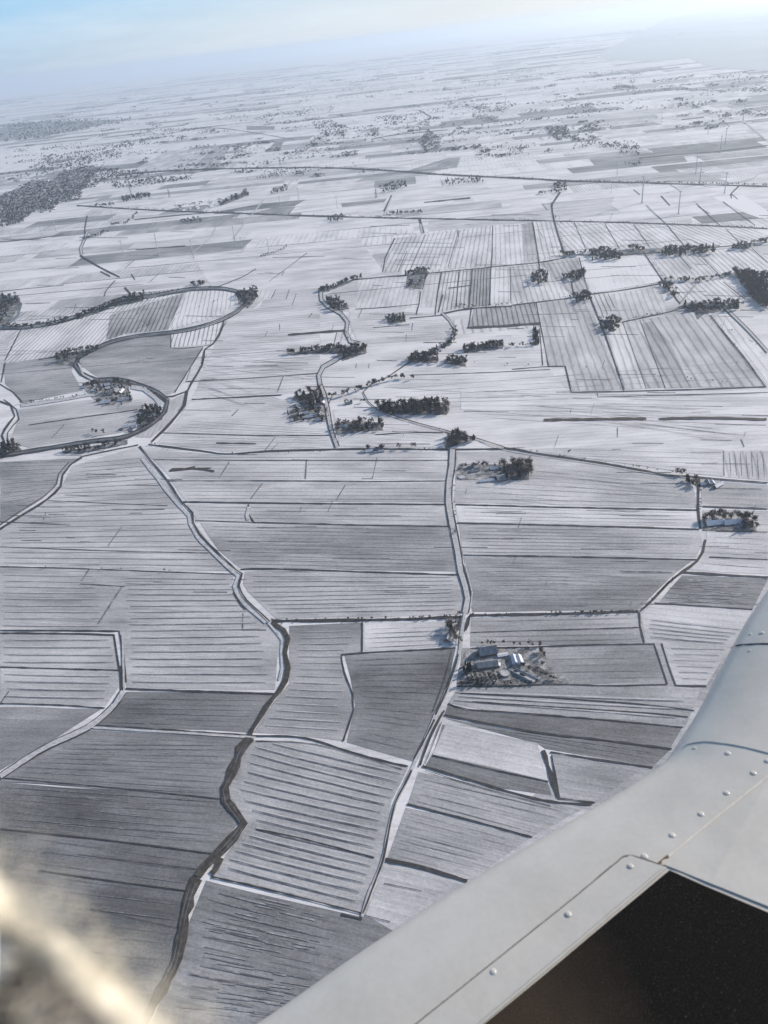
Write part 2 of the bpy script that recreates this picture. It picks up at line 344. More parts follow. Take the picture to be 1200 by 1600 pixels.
field([(654, 1206), (860, 1251), (915, 1262), (830, 1308), (637, 1257)], .74, ((650, 1215), (830, 1262)), .15, 9)
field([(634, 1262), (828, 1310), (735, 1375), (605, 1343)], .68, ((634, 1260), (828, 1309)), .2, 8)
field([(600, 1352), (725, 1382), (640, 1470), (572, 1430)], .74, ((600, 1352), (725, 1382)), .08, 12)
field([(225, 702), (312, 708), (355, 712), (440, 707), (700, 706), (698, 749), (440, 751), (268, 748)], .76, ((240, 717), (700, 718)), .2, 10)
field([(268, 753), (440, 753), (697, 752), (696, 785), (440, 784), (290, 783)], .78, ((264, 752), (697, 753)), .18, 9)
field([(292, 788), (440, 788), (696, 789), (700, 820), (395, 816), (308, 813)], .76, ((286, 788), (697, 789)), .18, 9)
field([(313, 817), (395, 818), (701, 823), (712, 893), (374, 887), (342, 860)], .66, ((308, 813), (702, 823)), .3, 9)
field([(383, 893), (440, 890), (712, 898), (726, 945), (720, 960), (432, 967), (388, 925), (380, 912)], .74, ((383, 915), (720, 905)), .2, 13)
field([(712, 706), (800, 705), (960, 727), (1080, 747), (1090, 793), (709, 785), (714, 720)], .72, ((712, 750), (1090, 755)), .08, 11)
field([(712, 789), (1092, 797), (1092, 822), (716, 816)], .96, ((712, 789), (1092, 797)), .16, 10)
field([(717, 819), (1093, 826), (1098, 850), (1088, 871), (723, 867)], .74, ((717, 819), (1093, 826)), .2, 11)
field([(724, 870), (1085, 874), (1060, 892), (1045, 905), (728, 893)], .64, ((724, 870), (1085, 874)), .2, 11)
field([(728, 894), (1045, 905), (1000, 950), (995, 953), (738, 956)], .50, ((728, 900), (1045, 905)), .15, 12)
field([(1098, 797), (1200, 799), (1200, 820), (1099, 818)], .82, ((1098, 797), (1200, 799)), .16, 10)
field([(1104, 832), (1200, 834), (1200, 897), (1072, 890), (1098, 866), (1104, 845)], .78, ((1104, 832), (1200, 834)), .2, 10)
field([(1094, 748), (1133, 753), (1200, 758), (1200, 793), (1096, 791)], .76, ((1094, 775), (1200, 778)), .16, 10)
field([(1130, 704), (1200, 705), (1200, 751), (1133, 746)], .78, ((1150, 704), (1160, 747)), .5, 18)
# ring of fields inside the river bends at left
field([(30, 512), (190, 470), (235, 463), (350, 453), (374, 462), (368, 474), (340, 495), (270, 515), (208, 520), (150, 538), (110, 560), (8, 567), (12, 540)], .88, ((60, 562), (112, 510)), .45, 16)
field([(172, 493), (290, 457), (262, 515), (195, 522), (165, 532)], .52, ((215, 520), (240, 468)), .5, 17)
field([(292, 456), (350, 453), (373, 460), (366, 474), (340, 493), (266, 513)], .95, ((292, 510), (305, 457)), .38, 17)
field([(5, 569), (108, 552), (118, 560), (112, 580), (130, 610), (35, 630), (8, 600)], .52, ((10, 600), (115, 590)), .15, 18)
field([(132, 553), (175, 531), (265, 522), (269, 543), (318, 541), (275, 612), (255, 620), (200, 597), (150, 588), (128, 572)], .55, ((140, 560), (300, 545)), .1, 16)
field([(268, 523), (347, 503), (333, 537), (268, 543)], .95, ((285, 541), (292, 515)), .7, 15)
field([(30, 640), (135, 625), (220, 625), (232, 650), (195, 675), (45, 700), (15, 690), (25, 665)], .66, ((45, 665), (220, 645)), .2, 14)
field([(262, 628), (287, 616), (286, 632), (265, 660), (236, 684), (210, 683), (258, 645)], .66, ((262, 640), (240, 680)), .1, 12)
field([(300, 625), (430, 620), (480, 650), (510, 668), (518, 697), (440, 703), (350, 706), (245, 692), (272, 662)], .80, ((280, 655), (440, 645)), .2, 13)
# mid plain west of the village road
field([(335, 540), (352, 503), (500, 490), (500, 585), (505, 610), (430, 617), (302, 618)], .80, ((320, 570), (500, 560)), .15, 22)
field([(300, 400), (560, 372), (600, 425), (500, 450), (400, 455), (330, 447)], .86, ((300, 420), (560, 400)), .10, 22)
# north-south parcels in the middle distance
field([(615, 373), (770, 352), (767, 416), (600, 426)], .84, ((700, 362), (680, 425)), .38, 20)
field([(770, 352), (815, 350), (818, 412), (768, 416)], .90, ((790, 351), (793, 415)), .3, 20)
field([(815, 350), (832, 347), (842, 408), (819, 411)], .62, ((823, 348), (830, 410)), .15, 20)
field([(833, 347), (863, 345), (880, 398), (843, 408)], .86, ((848, 346), (862, 402)), .38, 20)
field([(868, 345), (1020, 350), (1100, 385), (885, 394)], .88, ((950, 349), (1000, 388)), .35, 22)
field([(1020, 350), (1180, 357), (1200, 372), (1105, 385)], .86, ((1060, 353), (1130, 383)), .4, 22)
field([(560, 436), (632, 430), (690, 425), (680, 480), (555, 482)], .78, ((640, 430), (628, 480)), .18, 18)
field([(690, 425), (738, 421), (733, 480), (680, 488)], .80, ((715, 423), (707, 482)), .6, 14)
field([(738, 420), (765, 418), (763, 478), (735, 480)], .56, ((752, 419), (749, 479)), .85, 11)
field([(767, 418), (797, 416), (798, 472), (765, 476)], .88, ((782, 417), (781, 475)), .3, 16)
field([(798, 416), (843, 411), (895, 465), (800, 476)], .82, ((820, 413), (838, 470)), .3, 18)
field([(845, 411), (903, 403), (918, 456), (895, 463)], .66, ((870, 407), (900, 462)), .3, 18)
field([(905, 404), (1005, 400), (1034, 440), (922, 458)], .95, ((955, 402), (975, 450)), .08, 18)
field([(740, 483), (800, 478), (836, 474), (843, 508), (735, 512)], .56, ((770, 482), (775, 510)), .5, 16)
field([(838, 475), (918, 462), (972, 609), (895, 612), (884, 571), (858, 572)], .72, ((845, 473), (880, 610)), .25, 20)
field([(922, 462), (950, 458), (962, 480), (940, 500)], .74, ((935, 460), (950, 495)), .6, 15)
field([(955, 460), (1034, 447), (1040, 488), (970, 500)], .76, ((990, 455), (1005, 495)), .25, 18)
field([(947, 522), (975, 505), (1010, 607), (976, 609)], .84, ((960, 515), (993, 608)), .35, 20)
field([(975, 503), (1100, 485), (1110, 493), (1196, 604), (1010, 607)], .70, ((1040, 495), (1110, 606)), .3, 24)
field([(1001, 505), (1020, 502), (1052, 545), (1080, 606), (1040, 607)], .60, ((1005, 505), (1060, 606)), .3, 22)
field([(1112, 492), (1135, 488), (1200, 570), (1200, 604)], .92, ((1125, 490), (1200, 590)), .25, 20)
field([(1050, 446), (1130, 432), (1180, 470), (1100, 478), (1058, 470)], .86, ((1080, 440), (1120, 476)), .4, 18)
field([(1020, 402), (1080, 396), (1120, 430), (1040, 440)], .78, ((1050, 400), (1085, 436)), .3, 18)
field([(1082, 396), (1170, 385), (1200, 400), (1200, 425), (1122, 430)], .90, ((1110, 392), (1150, 428)), .4, 18)
field([(1110, 308), (1160, 305), (1200, 330), (1200, 345), (1170, 335)], 1.15, ((1110, 308), (1200, 350)), .05, 20)
field([(780, 705), (850, 700), (1088, 700), (1130, 703), (1132, 745), (1088, 741), (960, 722), (850, 708)], .80, ((850, 690), (1130, 700)), .25, 11)
field([(520, 640), (640, 660), (700, 675), (700, 700), (530, 697)], .84, ((530, 680), (700, 680)), .14, 14)
field([(720, 610), (1200, 612), (1200, 650), (850, 650), (720, 640)], .88, ((720, 630), (1200, 630)), .12, 20)
field([(700, 530), (845, 520), (856, 575), (890, 614), (720, 612), (600, 605)], .88, ((700, 570), (850, 565)), .1, 22)
field([(545, 480), (690, 492), (715, 520), (700, 530), (560, 538), (548, 510)], .80, ((545, 510), (700, 500)), .14, 20)
# far patches that read in the photo
for pts, t_ in (([(205, 268), (262, 236), (330, 232), (300, 264)], .74), ([(300, 264), (332, 232), (360, 228), (342, 258)], .6),
                ([(342, 252), (395, 226), (430, 222), (410, 244)], .95), ([(413, 238), (430, 222), (442, 222), (438, 236)], .4),
                ([(342, 330), (410, 318), (478, 312), (460, 322), (350, 332)], .36), ([(385, 336), (425, 325), (462, 323), (450, 337)], .5),
                ([(533, 318), (605, 310), (600, 316), (535, 324)], .45), ([(640, 266), (700, 247), (720, 245), (714, 262)], .52),
                ([(530, 252), (650, 240), (640, 262), (520, 260)], .9), ([(890, 283), (1000, 274), (1080, 268), (1140, 284), (1000, 285)], .62),
                ([(385, 197), (430, 197), (428, 203), (385, 203)], .4), ([(0, 240), (60, 226), (120, 232), (60, 262), (0, 270)], .95)):
    field(pts, t_, (pts[0], pts[1]), .25, 24)
# ------------------------------------------------------------ drain furrows of the near fields
LF = [(380, 610), (300, 628), (280, 660), (272, 700), (262, 743), (247, 787), (228, 825), (248, 877), (282, 922), (300, 968), (300, 1010), (268, 1045), (238, 1080), (205, 1115), (175, 1153), (170, 1195)]
RF = [(978, 752), (962, 790), (945, 828), (932, 865), (905, 895), (885, 934), (880, 972), (872, 1016), (862, 1056), (858, 1098), (855, 1140), (838, 1185), (820, 1225), (805, 1265), (785, 1307), (770, 1350)]
for i, (a, b) in enumerate(zip(LF, RF)):
    p, q = G(300+a[0]/3, 960+a[1]/3), G(300+b[0]/3, 960+b[1]/3); furrow.world(p, q, 2.2 if i in (4, 10) else 1.4); ridge.world(p+Vector((0, 2.4, 0)), q+Vector((0, 2.4, 0)), 2.0)
furrows([(0, 720), (0, 815)], [(122, 718), (90, 757), (40, 797)], 13, .9, 6, rg=2.0)
furrows([(130, 722), (100, 760), (0, 840), (0, 884)], [(226, 712), (262, 757), (300, 812), (364, 890)], 22, .8, 7, rg=2.0)
furrows([(0, 895), (0, 984)], [(150, 897), (170, 984)], 9, .9, 6, rg=2.2)
furrows([(190, 900), (196, 984), (196, 1073)], [(360, 902), (412, 980), (430, 1074)], 17, 1.2, 8, .04, .1, rg=2.6)
furrows([(0, 996), (0, 1042)], [(176, 996), (184, 1043)], 4, 1.1, 5, rg=2.8)
furrows([(0, 1050), (0, 1095)], [(186, 1052), (168, 1098)], 4, 1.1, 8, rg=2.8)
furrows([(196, 1088), (160, 1132)], [(428, 1090), (392, 1142)], 6, .9, 10, .2, .5)
furrows([(100, 1160), (0, 1218), (0, 1294)], [(382, 1160), (348, 1240), (345, 1325)], 16, .9, 10, .2, .5)
furrows([(40, 1300), (100, 1600)], [(328, 1340), (240, 1600)], 13, .9, 12, .2, .5)
furrows([(458, 985), (458, 1050), (400, 1140)], [(562, 982), (545, 1030), (540, 1150)], 15, 1.0, 8, .06, .15, rg=1.8)
furrows([(572, 980), (572, 1016)], [(708, 976), (700, 1010)], 5, 1.0, 6)
furrows([(540, 1030), (558, 1100), (548, 1155)], [(710, 1020), (695, 1080), (650, 1180)], 15, 1.0, 8, .15, .4)
furrows([(738, 968), (738, 1008)], [(995, 963), (1003, 1003)], 5, .8, 8, .1, .4)
furrows([(825, 1016), (866, 1067)], [(1020, 1012), (1038, 1064)], 5, .8, 8, .1, .5)
furrows([(1006, 966), (1010, 1000)], [(1170, 985), (1140, 1010)], 5, 1.2, 8, .1, .2, rg=3.5)
furrows([(1040, 1010), (1056, 1066)], [(1142, 1012), (1110, 1068)], 6, 1.0, 7, .1, .2, rg=2.5)
furrows([(1050, 920), (1030, 940)], [(1190, 925), (1180, 948)], 4, 1.2, 6)
furrows([(706, 1080), (700, 1098)], [(1080, 1092), (1065, 1130)], 3, 1.3, 8, .1, .1, rg=2.5)
furrows([(695, 1128), (800, 1150)], [(1045, 1175), (1010, 1200)], 3, 1.0, 8)
furrows([(650, 1210), (638, 1255)], [(905, 1265), (825, 1305)], 4, 1.0, 10, .2, .3)
furrows([(632, 1262), (606, 1340)], [(815, 1312), (735, 1372)], 7, .8, 10, .2, .5)
furrows([(325, 1385), (270, 1560)], [(555, 1440), (480, 1600)], 12, 1.6, 12, .3, .7)
furrows([(250, 712), (280, 748)], [(696, 712), (694, 748)], 6, .9, 8)
furrows([(275, 755), (288, 782)], [(694, 755), (694, 784)], 5, .9, 8)
furrows([(300, 790), (310, 812)], [(692, 792), (696, 818)], 4, .9, 8)
furrows([(318, 820), (368, 884)], [(698, 826), (708, 892)], 11, .9, 8, .1, .4)
furrows([(385, 897), (386, 930), (430, 962)], [(712, 900), (720, 940), (716, 956)], 9, 1.0, 8, .06, .3, rg=2.2)
furrows([(716, 712), (712, 784)], [(1070, 752), (1088, 790)], 8, .8, 12, .1, .6)
furrows([(716, 791), (718, 815)], [(1090, 799), (1090, 821)], 4, .9, 8)
furrows([(720, 822), (726, 866)], [(1092, 829), (1084, 868)], 8, .9, 8, .1, .3)
furrows([(730, 876), (742, 950)], [(1080, 878), (1000, 948)], 10, .9, 12, .1, .5)
furrows([(1100, 760), (1098, 790)], [(1200, 762), (1200, 794)], 4, .8, 8)
furrows([(1108, 836), (1080, 884)], [(1200, 838), (1200, 893)], 6, .9, 8)
furrows([(860, 690), (860, 708), (1080, 738)], [(1126, 706), (1128, 740), (1130, 744)], 5, .9, 8)
furrows([(285, 655), (255, 690)], [(510, 670), (516, 695)], 7, .9, 10)
furrows([(308, 612), (345, 510)], [(500, 612), (500, 490)], 12, 1.2, 12, .2, .4)
furrows([(530, 655), (530, 695)], [(700, 678), (700, 698)], 5, .9, 12)
furrows([(600, 606), (760, 655)], [(1200, 560), (1200, 690)], 9, 1.5, 20, .3, .5)
furrows([(250, 690), (240, 700)], [(520, 700), (520, 704)], 2, .9, 12)
furrows([(1135, 706), (1196, 706)], [(1137, 745), (1200, 748)], 7, 1.6, 3, .1, .1)
furrows([(325, 400), (330, 445)], [(600, 378), (590, 426)], 7, 1.8, 20, .4, .4)
furrows([(545, 485), (565, 535)], [(690, 492), (700, 528)], 5, 1.8, 20, .4, .4)
# short north-south cross lines
for a, b, w in (((191, 822), (168, 854), 1.2), ((139, 890), (127, 908), 1.6), ((191, 916), (153, 975), 2.2), ((479, 718), (477, 748), 2), ((410, 755), (391, 780), 1.4),
                ((540, 757), (525, 782), 1.2), ((358, 722), (343, 746), 1.4), ((434, 693), (424, 703), 1), ((380, 958), (379, 983), 1.6), ((379, 984), (416, 984), 1.4), ((405, 962), (418, 975), 2),
                ((965, 668), (965, 683), 1), ((1158, 686), (1163, 698), 1.6), ((1130, 704), (1131, 743), 1.6), ((589, 715), (582, 748), .9), ((520, 782), (512, 800), 1),
                ((1160, 186), (1163, 190), 1), ((444, 424), (440, 430), 1.2), ((566, 482), (560, 496), 1.4), ((488, 489), (482, 496), 1.4), ((437, 506), (437, 516), 1.3),
                ((418, 517), (414, 526), 1), ((443, 587), (433, 613), 1.6), ((430, 683), (413, 705), 1.2), ((372, 640), (362, 650), 1.6), ((645, 505), (643, 517), 1.4),
                ((100, 664), (81, 684), 1.4), ((557, 568), (556, 575), 1), ((577, 568), (576, 575), 1), ((635, 522), (634, 534), 1)):
    furrow.add([a, b], w, False)
rj = random.Random(21)
for k in range(230):
    x, y = rj.uniform(0, 1200), 330+rj.random()*620
    L = rj.uniform(12, 90); a = rj.choice([0.0, 0.02, -0.03, 0.01]); a = a if rj.random() < .85 else 1.9
    if a > 1: L *= .25
    p = (x, y); q = (x+L*math.cos(a), y+L*math.sin(a)); furrow.add([p, ((p[0]+q[0])/2, (p[1]+q[1])/2+rj.uniform(-.3, .3)), q], rj.uniform(.4, 1.0), False)
def mottle(Lp, Rp, n, w):
    for k in range(n):
        t = rj.random(); u = rj.uniform(0, .7); e = rj.uniform(.08, .3)
        a = resample(Lp, [t])[0]; b = resample(Rp, [t])[0]; patch.world(a.lerp(b, u), a.lerp(b, min(1, u+e)), w*rj.uniform(.4, 1.6))
mottle([(330, 1385), (275, 1580)], [(560, 1440), (480, 1600)], 70, 2.6)
mottle([(1050, 905), (1035, 938)], [(1195, 910), (1178, 948)], 46, 3.0)
mottle([(100, 1150), (20, 1300)], [(380, 1155), (340, 1330)], 60, .7)
mottle([(0, 720), (0, 985)], [(128, 714), (430, 985)], 160, .6)
mottle([(320, 820), (430, 965)], [(700, 825), (720, 960)], 120, .6)
mottle([(715, 710), (735, 950)], [(1085, 750), (1000, 950)], 160, .7)
mottle([(740, 483), (735, 512)], [(836, 474), (843, 508)], 20, 2); mottle([(735, 420), (732, 480)], [(765, 418), (763, 478)], 40, 2.5); mottle([(690, 440), (680, 488)], [(735, 430), (730, 480)], 30, 2.5)
mottle([(300, 510), (300, 612)], [(520, 490), (500, 690)], 60, 1.2); mottle([(720, 610), (860, 650)], [(1198, 606), (1200, 700)], 80, 1.2)
# ------------------------------------------------------------ boundary ditches
def D(pts, w=2.0, curve=True, jit=.22, off=0.0):
    k = .84 if w < 6 else 1.0
    ditch.add([(p[0], p[1], p[2]*k) if len(p) > 2 else p for p in pts], w*k, curve, jit, off)
for pts, w in (
    ([(0, 885), (120, 888), (250, 893), (366, 897)], 1.5), ([(0, 854), (160, 860), (326, 864)], 1.0), ([(0, 815), (110, 820)], .9), ([(75, 782), (262, 790)], .9),
    ([(0, 985), (90, 985), (186, 986), (194, 1030), (197, 1066)], 2.6), ([(0, 989), (120, 990), (178, 992), (184, 1030), (187, 1050)], 2.8), ([(188, 1040), (190, 1078)], 4.5),
    ([(0, 1042), (186, 1047)], 2.4), ([(125, 912), (195, 916)], 1.1), ([(196, 1076), (310, 1080), (432, 1084)], 3.2), ([(0, 1099), (80, 1101), (164, 1106)], 2.2),
    ([(142, 1132), (260, 1140), (386, 1148)], 2.2), ([(0, 1100), (14, 1080)], 1.2), ([(0, 1215), (150, 1228), (345, 1248)], 1.6), ([(0, 1295), (170, 1313), (335, 1334)], 2.4),
    ([(60, 1360), (180, 1377), (294, 1392)], 2.4), ([(120, 1335), (310, 1358)], 1.2), ([(140, 1420), (280, 1450)], 1.1),
    ([(392, 1150), (450, 1150), (490, 1156), (540, 1172), (600, 1189), (638, 1197)], 3.0), ([(400, 1158), (470, 1160), (530, 1172), (628, 1202)], 1.2),
    ([(566, 972), (566, 1018)], 3.0), ([(533, 1023), (566, 1020), (640, 1016), (712, 1012)], 2.4), ([(533, 1023), (538, 1050), (551, 1085), (552, 1108), (536, 1158)], 3.0),
    ([(425, 970), (520, 969), (640, 967), (722, 963)], 5.0), ([(734, 961), (860, 959), (998, 955)], 4.6), ([(735, 1013), (817, 1011), (940, 1007), (1022, 1006), (1043, 1069)], 2.6),
    ([(1043, 1069), (950, 1071), (865, 1069), (790, 1072), (714, 1072)], 2.4), ([(1034, 1005), (1044, 1038), (1056, 1071), (1104, 1072)], 2.6), ([(999, 957), (1000, 978), (1007, 1004)], 3.2),
    ([(735, 988), (860, 984), (1000, 980)], 1.1), ([(1023, 942), (1100, 947), (1176, 952)], 2.0), ([(1067, 894), (1130, 898), (1200, 902)], 4.0),
    ([(1000, 955), (1015, 942), (1045, 910), (1067, 893), (1090, 876), (1098, 862), (1102, 843)], 4.0),
    ([(700, 1099), (730, 1108), (800, 1113), (940, 1124), (1068, 1136)], 2.2), ([(694, 1117), (760, 1130), (850, 1146), (950, 1157), (1050, 1170)], 3.4),
    ([(676, 1180), (760, 1200), (857, 1221)], 1.8), ([(720, 1083), (860, 1090), (1000, 1100), (1085, 1110)], 1.8), ([(738, 1096), (860, 1104), (1000, 1113), (1075, 1120)], 2.0),
    ([(860, 1175), (930, 1186), (1020, 1199)], 3.0), ([(849, 1172), (860, 1210), (872, 1246)], 6.0), ([(862, 1180), (874, 1246)], 3.0), ([(872, 1247), (930, 1254)], 2.4),
    ([(660, 1197), (740, 1220), (800, 1238), (860, 1252), (925, 1257)], 4.2), ([(664, 1203), (740, 1227), (860, 1259)], 1.2),
    ([(636, 1256), (730, 1280), (832, 1308)], 3.0), ([(602, 1343), (660, 1355), (730, 1377)], 6.0), ([(600, 1380), (660, 1392)], 1.1), ([(570, 1430), (610, 1440)], 1.2),
    ([(330, 1370), (400, 1385), (480, 1405), (566, 1427)], 3.2), ([(400, 1295), (480, 1312), (585, 1340)], 2.4), ([(533, 1428), (566, 1436)], 4),
    ([(240, 718), (440, 719), (700, 719)], .9), ([(262, 751), (440, 751), (560, 752), (698, 751)], 1.4), ([(286, 784), (440, 786), (560, 787), (700, 788)], 2.4),
    ([(396, 816), (560, 820), (702, 822)], 2.0), ([(305, 813), (396, 816)], 1.2), ([(376, 889), (440, 889), (560, 893), (715, 898)], 2.4),
    ([(388, 788), (389, 805), (396, 815)], 3.6), ([(375, 905), (366, 912)], 1.0), ([(365, 925), (376, 945), (384, 952)], 2.4),
    ([(712, 788), (860, 792), (1092, 797)], 2.6), ([(714, 817), (860, 820), (1092, 827)], 2.2), ([(724, 867), (900, 870), (1090, 874)], 2.2),
    ([(1098, 791), (1200, 795)], 2.0), ([(1118, 829), (1200, 831)], 1.6), ([(1092, 745), (1091, 795), (1094, 826)], 4.2), ([(1108, 870), (1200, 874)], 1.6),
    ([(0, 827), (37, 803), (73, 781), (95, 759), (98, 742), (111, 725), (128, 714)], 4.0), ([(0, 820), (37, 795), (70, 774), (88, 756), (92, 740), (108, 722)], 1.2),
    ([(128, 713), (170, 704), (216, 695)], 2.0), ([(273, 613), (295, 578), (317, 543)], 1.6), ([(250, 620), (270, 619), (290, 612)], 2.4),
    ([(270, 545), (300, 543), (333, 538)], 1.0), ([(267, 523), (267, 543)], 1.2), ([(350, 502), (342, 525), (333, 537), (320, 546), (316, 570), (300, 597), (292, 613)], 3.4),
    ([(292, 610), (288, 633), (267, 660), (237, 690)], 5.0), ([(0, 627), (17, 633), (23, 650), (8, 670), (3, 680), (10, 700)], 3.4), ([(6, 624), (26, 640), (30, 655), (12, 676), (14, 700)], 2.0),
    ([(0, 600), (20, 612), (34, 627)], 2.0), ([(8, 567), (2, 597)], 2.4), ([(45, 664), (120, 653), (215, 640)], 1.4), ([(290, 596), (400, 590), (500, 583)], 1.2), ([(300, 624), (400, 619), (440, 617)], 2.0),
    ([(228, 463), (232, 470)], 1), ([(338, 692), (400, 693)], 2.2), ([(255, 676), (400, 680), (515, 680)], 1.4), ([(500, 448), (520, 447)], 1.0),
    ([(232, 694), (312, 704), (352, 709), (403, 706), (440, 704), (573, 701), (700, 702), (787, 701)], 2.8),
    ([(587, 679), (640, 676), (693, 676)], 1.4), ([(520, 616), (510, 640)], 1), ([(640, 586), (760, 582), (860, 577)], 1.1), ([(800, 577), (847, 573), (883, 572)], 1.4),
    ([(883, 572), (893, 613), (940, 612), (1060, 609), (1198, 604)], 2.0), ([(933, 614), (934, 620), (1060, 617), (1200, 613)], 1.2), ([(838, 473), (848, 525), (857, 572)], 1.6),
    ([(843, 513), (848, 571)], 1.6), ([(920, 460), (947, 527), (975, 610)], 2.4), ([(973, 503), (1010, 607)], .9), ([(1000, 500), (1040, 607)], 1.0), ([(1110, 492), (1135, 525), (1160, 555), (1197, 605)], 2.0),
    ([(972, 503), (1033, 490), (1060, 483)], 1.8), ([(800, 477), (893, 465), (920, 460), (980, 452), (1033, 443)], 1.8), ([(550, 437), (633, 430), (700, 424), (800, 414), (843, 410), (885, 402)], 1.8),
    ([(880, 398), (1005, 396), (1200, 378)], 1.6), ([(1005, 393), (1020, 415), (1037, 440), (1063, 475)], 2.2), ([(905, 402), (912, 430), (920, 460)], 1.3), ([(893, 440), (897, 463)], 2),
    ([(770, 352), (769, 400), (768, 416)], 1.6), ([(717, 360), (700, 418)], 1.0), ([(665, 367), (640, 424)], 1.0), ([(617, 372), (612, 382), (602, 402), (598, 425)], 1.8), ([(636, 392), (622, 425)], 1.0),
    ([(832, 347), (840, 395), (845, 437)], 2.2), ([(897, 347), (915, 388)], 1.0), ([(945, 349), (968, 388)], 1.2), ([(990, 350), (1015, 385)], .9), ([(1042, 351), (1070, 385)], 1.6), ([(1025, 335), (1042, 351)], 1.2),
    ([(1135, 358), (1155, 378)], 1.2), ([(1088, 318), (1128, 355)], 1.2), ([(1130, 315), (1180, 352)], 1.2), ([(1090, 395), (1130, 435)], 1.1), ([(1060, 398), (1080, 420)], 1.1), ([(1130, 440), (1165, 468)], 1.1), ([(1175, 388), (1200, 410)], 1.1),
    ([(667, 427), (660, 452)], 1.6), ([(690, 425), (684, 455), (680, 492)], 1.8), ([(717, 423), (713, 480)], 1.6), ([(738, 420), (733, 480)], 2.0), ([(767, 417), (765, 477)], 2.0), ([(797, 417), (798, 470)], 1.2), ([(700, 450), (735, 446)], 1.4),
    ([(657, 455), (655, 474), (650, 492)], 2.2), ([(655, 475), (600, 480), (555, 483)], 1.0), ([(690, 490), (735, 482), (800, 478)], 2.4), ([(737, 480), (732, 513)], 2.0), ([(692, 460), (685, 488)], 2.0),
    ([(730, 512), (790, 509), (845, 505)], 4.0), ([(640, 497), (695, 492)], 1.6), ([(450, 523), (500, 519), (540, 516)], 3.6), ([(583, 512), (640, 507)], 1.0),
    ([(0, 455), (100, 445)], .8), ([(90, 555), (130, 540)], 1.0), ([(34, 513), (30, 520), (8, 563)], 1.6), ([(60, 562), (110, 553)], 1.2),
    ([(600, 340), (750, 343), (950, 347), (1100, 352), (1200, 357)], 2.0), ([(120, 321), (215, 327), (280, 330), (400, 334), (475, 337), (600, 340)], 2.2),
    ([(210, 343), (280, 336), (340, 331)], 1.6), ([(0, 378), (60, 372), (100, 366)], 1.4), ([(125, 399), (157, 418), (187, 433)], 3.0), ([(157, 424), (172, 432)], 2.0), ([(205, 428), (211, 437)], 2.4), ([(195, 449), (205, 460)], 3.0),
    ([(180, 438), (165, 455), (163, 463)], 1.2), ([(136, 337), (133, 355), (132, 365)], 2.0), ([(212, 390), (290, 384)], 1.6), ([(340, 448), (380, 432), (400, 420)], 1.2),
    ([(875, 300), (862, 320), (870, 360), (882, 397)], 3.2), ([(655, 340), (662, 364)], 3.4), ([(600, 330), (612, 305)], 2.6), ([(1143, 310), (1142, 303), (1155, 290)], 2.0), ([(1143, 303), (1153, 311)], 1.4),
    ([(1033, 306), (1047, 321)], 2.0), ([(990, 296), (1000, 304)], 1.4), ([(1000, 247), (1060, 241), (1125, 236), (1200, 227)], 1.4), ([(663, 316), (735, 309)], 2.2), ([(655, 172), (674, 183)], 1.8),
    ([(1065, 187), (1100, 183)], 1.8), ([(420, 440), (440, 425), (480, 395)], .9), ([(265, 208), (340, 200), (460, 218)], 1.0), ([(580, 218), (620, 210), (700, 203)], 1.4),
    ):
    D(pts, w)
D([(205, 271), (280, 266), (380, 263), (500, 262), (600, 266), (700, 273), (825, 279), (900, 283), (1025, 286), (1200, 291)], 2.6)
# ploughed or unfrozen dark strips
B_ = brown.add
for pts, w in (([(850, 656), (900, 655), (1010, 654)], 3.6), ([(1030, 654), (1110, 653), (1198, 655)], 3.6), ([(265, 735), (300, 732), (335, 736)], 3.0), ([(268, 732), (330, 731)], 1.4), ([(275, 735), (305, 729)], 2.0),
               ([(392, 1152), (376, 1170), (368, 1195), (352, 1230), (354, 1250), (374, 1275), (380, 1287), (365, 1308), (340, 1333), (320, 1353), (309, 1370)], 13),
               ([(308, 1372), (297, 1399), (290, 1429), (284, 1465), (277, 1498), (262, 1531), (245, 1561), (226, 1592), (215, 1620)], 15),
               ([(425, 972), (443, 985), (450, 997), (446, 1020), (450, 1043), (446, 1063), (436, 1080), (417, 1103), (390, 1147)], 7), ([(345, 1340), (338, 1357), (330, 1365)], 8)):
    B_(pts, w, True, 0.2)
for pts, w in (([(388, 1153), (370, 1178), (362, 1200), (347, 1233), (349, 1254), (371, 1280), (376, 1290), (360, 1312), (333, 1340), (312, 1358)], 3.0),
               ([(305, 1376), (293, 1402), (287, 1430), (280, 1465), (274, 1496), (259, 1530), (243, 1558), (222, 1592)], 2.4),
               ([(423, 975), (440, 985), (447, 998), (443, 1020), (447, 1043), (443, 1063), (433, 1082), (414, 1105), (389, 1148)], 3.5)):
    D(pts, w)
berm.add([(420, 974), (434, 990), (441, 1000), (439, 1020), (441, 1043), (436, 1062)], 3.5)
for pts in ([(390, 1156), (374, 1180), (367, 1205), (351, 1235), (354, 1252), (374, 1279), (379, 1289), (363, 1311), (338, 1338)], [(303, 1378), (294, 1402), (286, 1434), (280, 1467), (273, 1500), (258, 1533), (241, 1563)]):
    ice.add(pts, 1.3, True, .5, 2.2); ice.add(pts, .8, True, .6, -3.4)
# western creek
D([(218, 697), (238, 722), (262, 751), (284, 784), (301, 801), (302, 817), (312, 834), (337, 860), (369, 890), (378, 896), (373, 915), (385, 937), (408, 958), (422, 971)], 3.2)
berm.add([(222, 716), (252, 755), (277, 787), (295, 806), (297, 818), (308, 838), (333, 864), (362, 891), (372, 900), (366, 916), (379, 940), (415, 973)], 5.0)
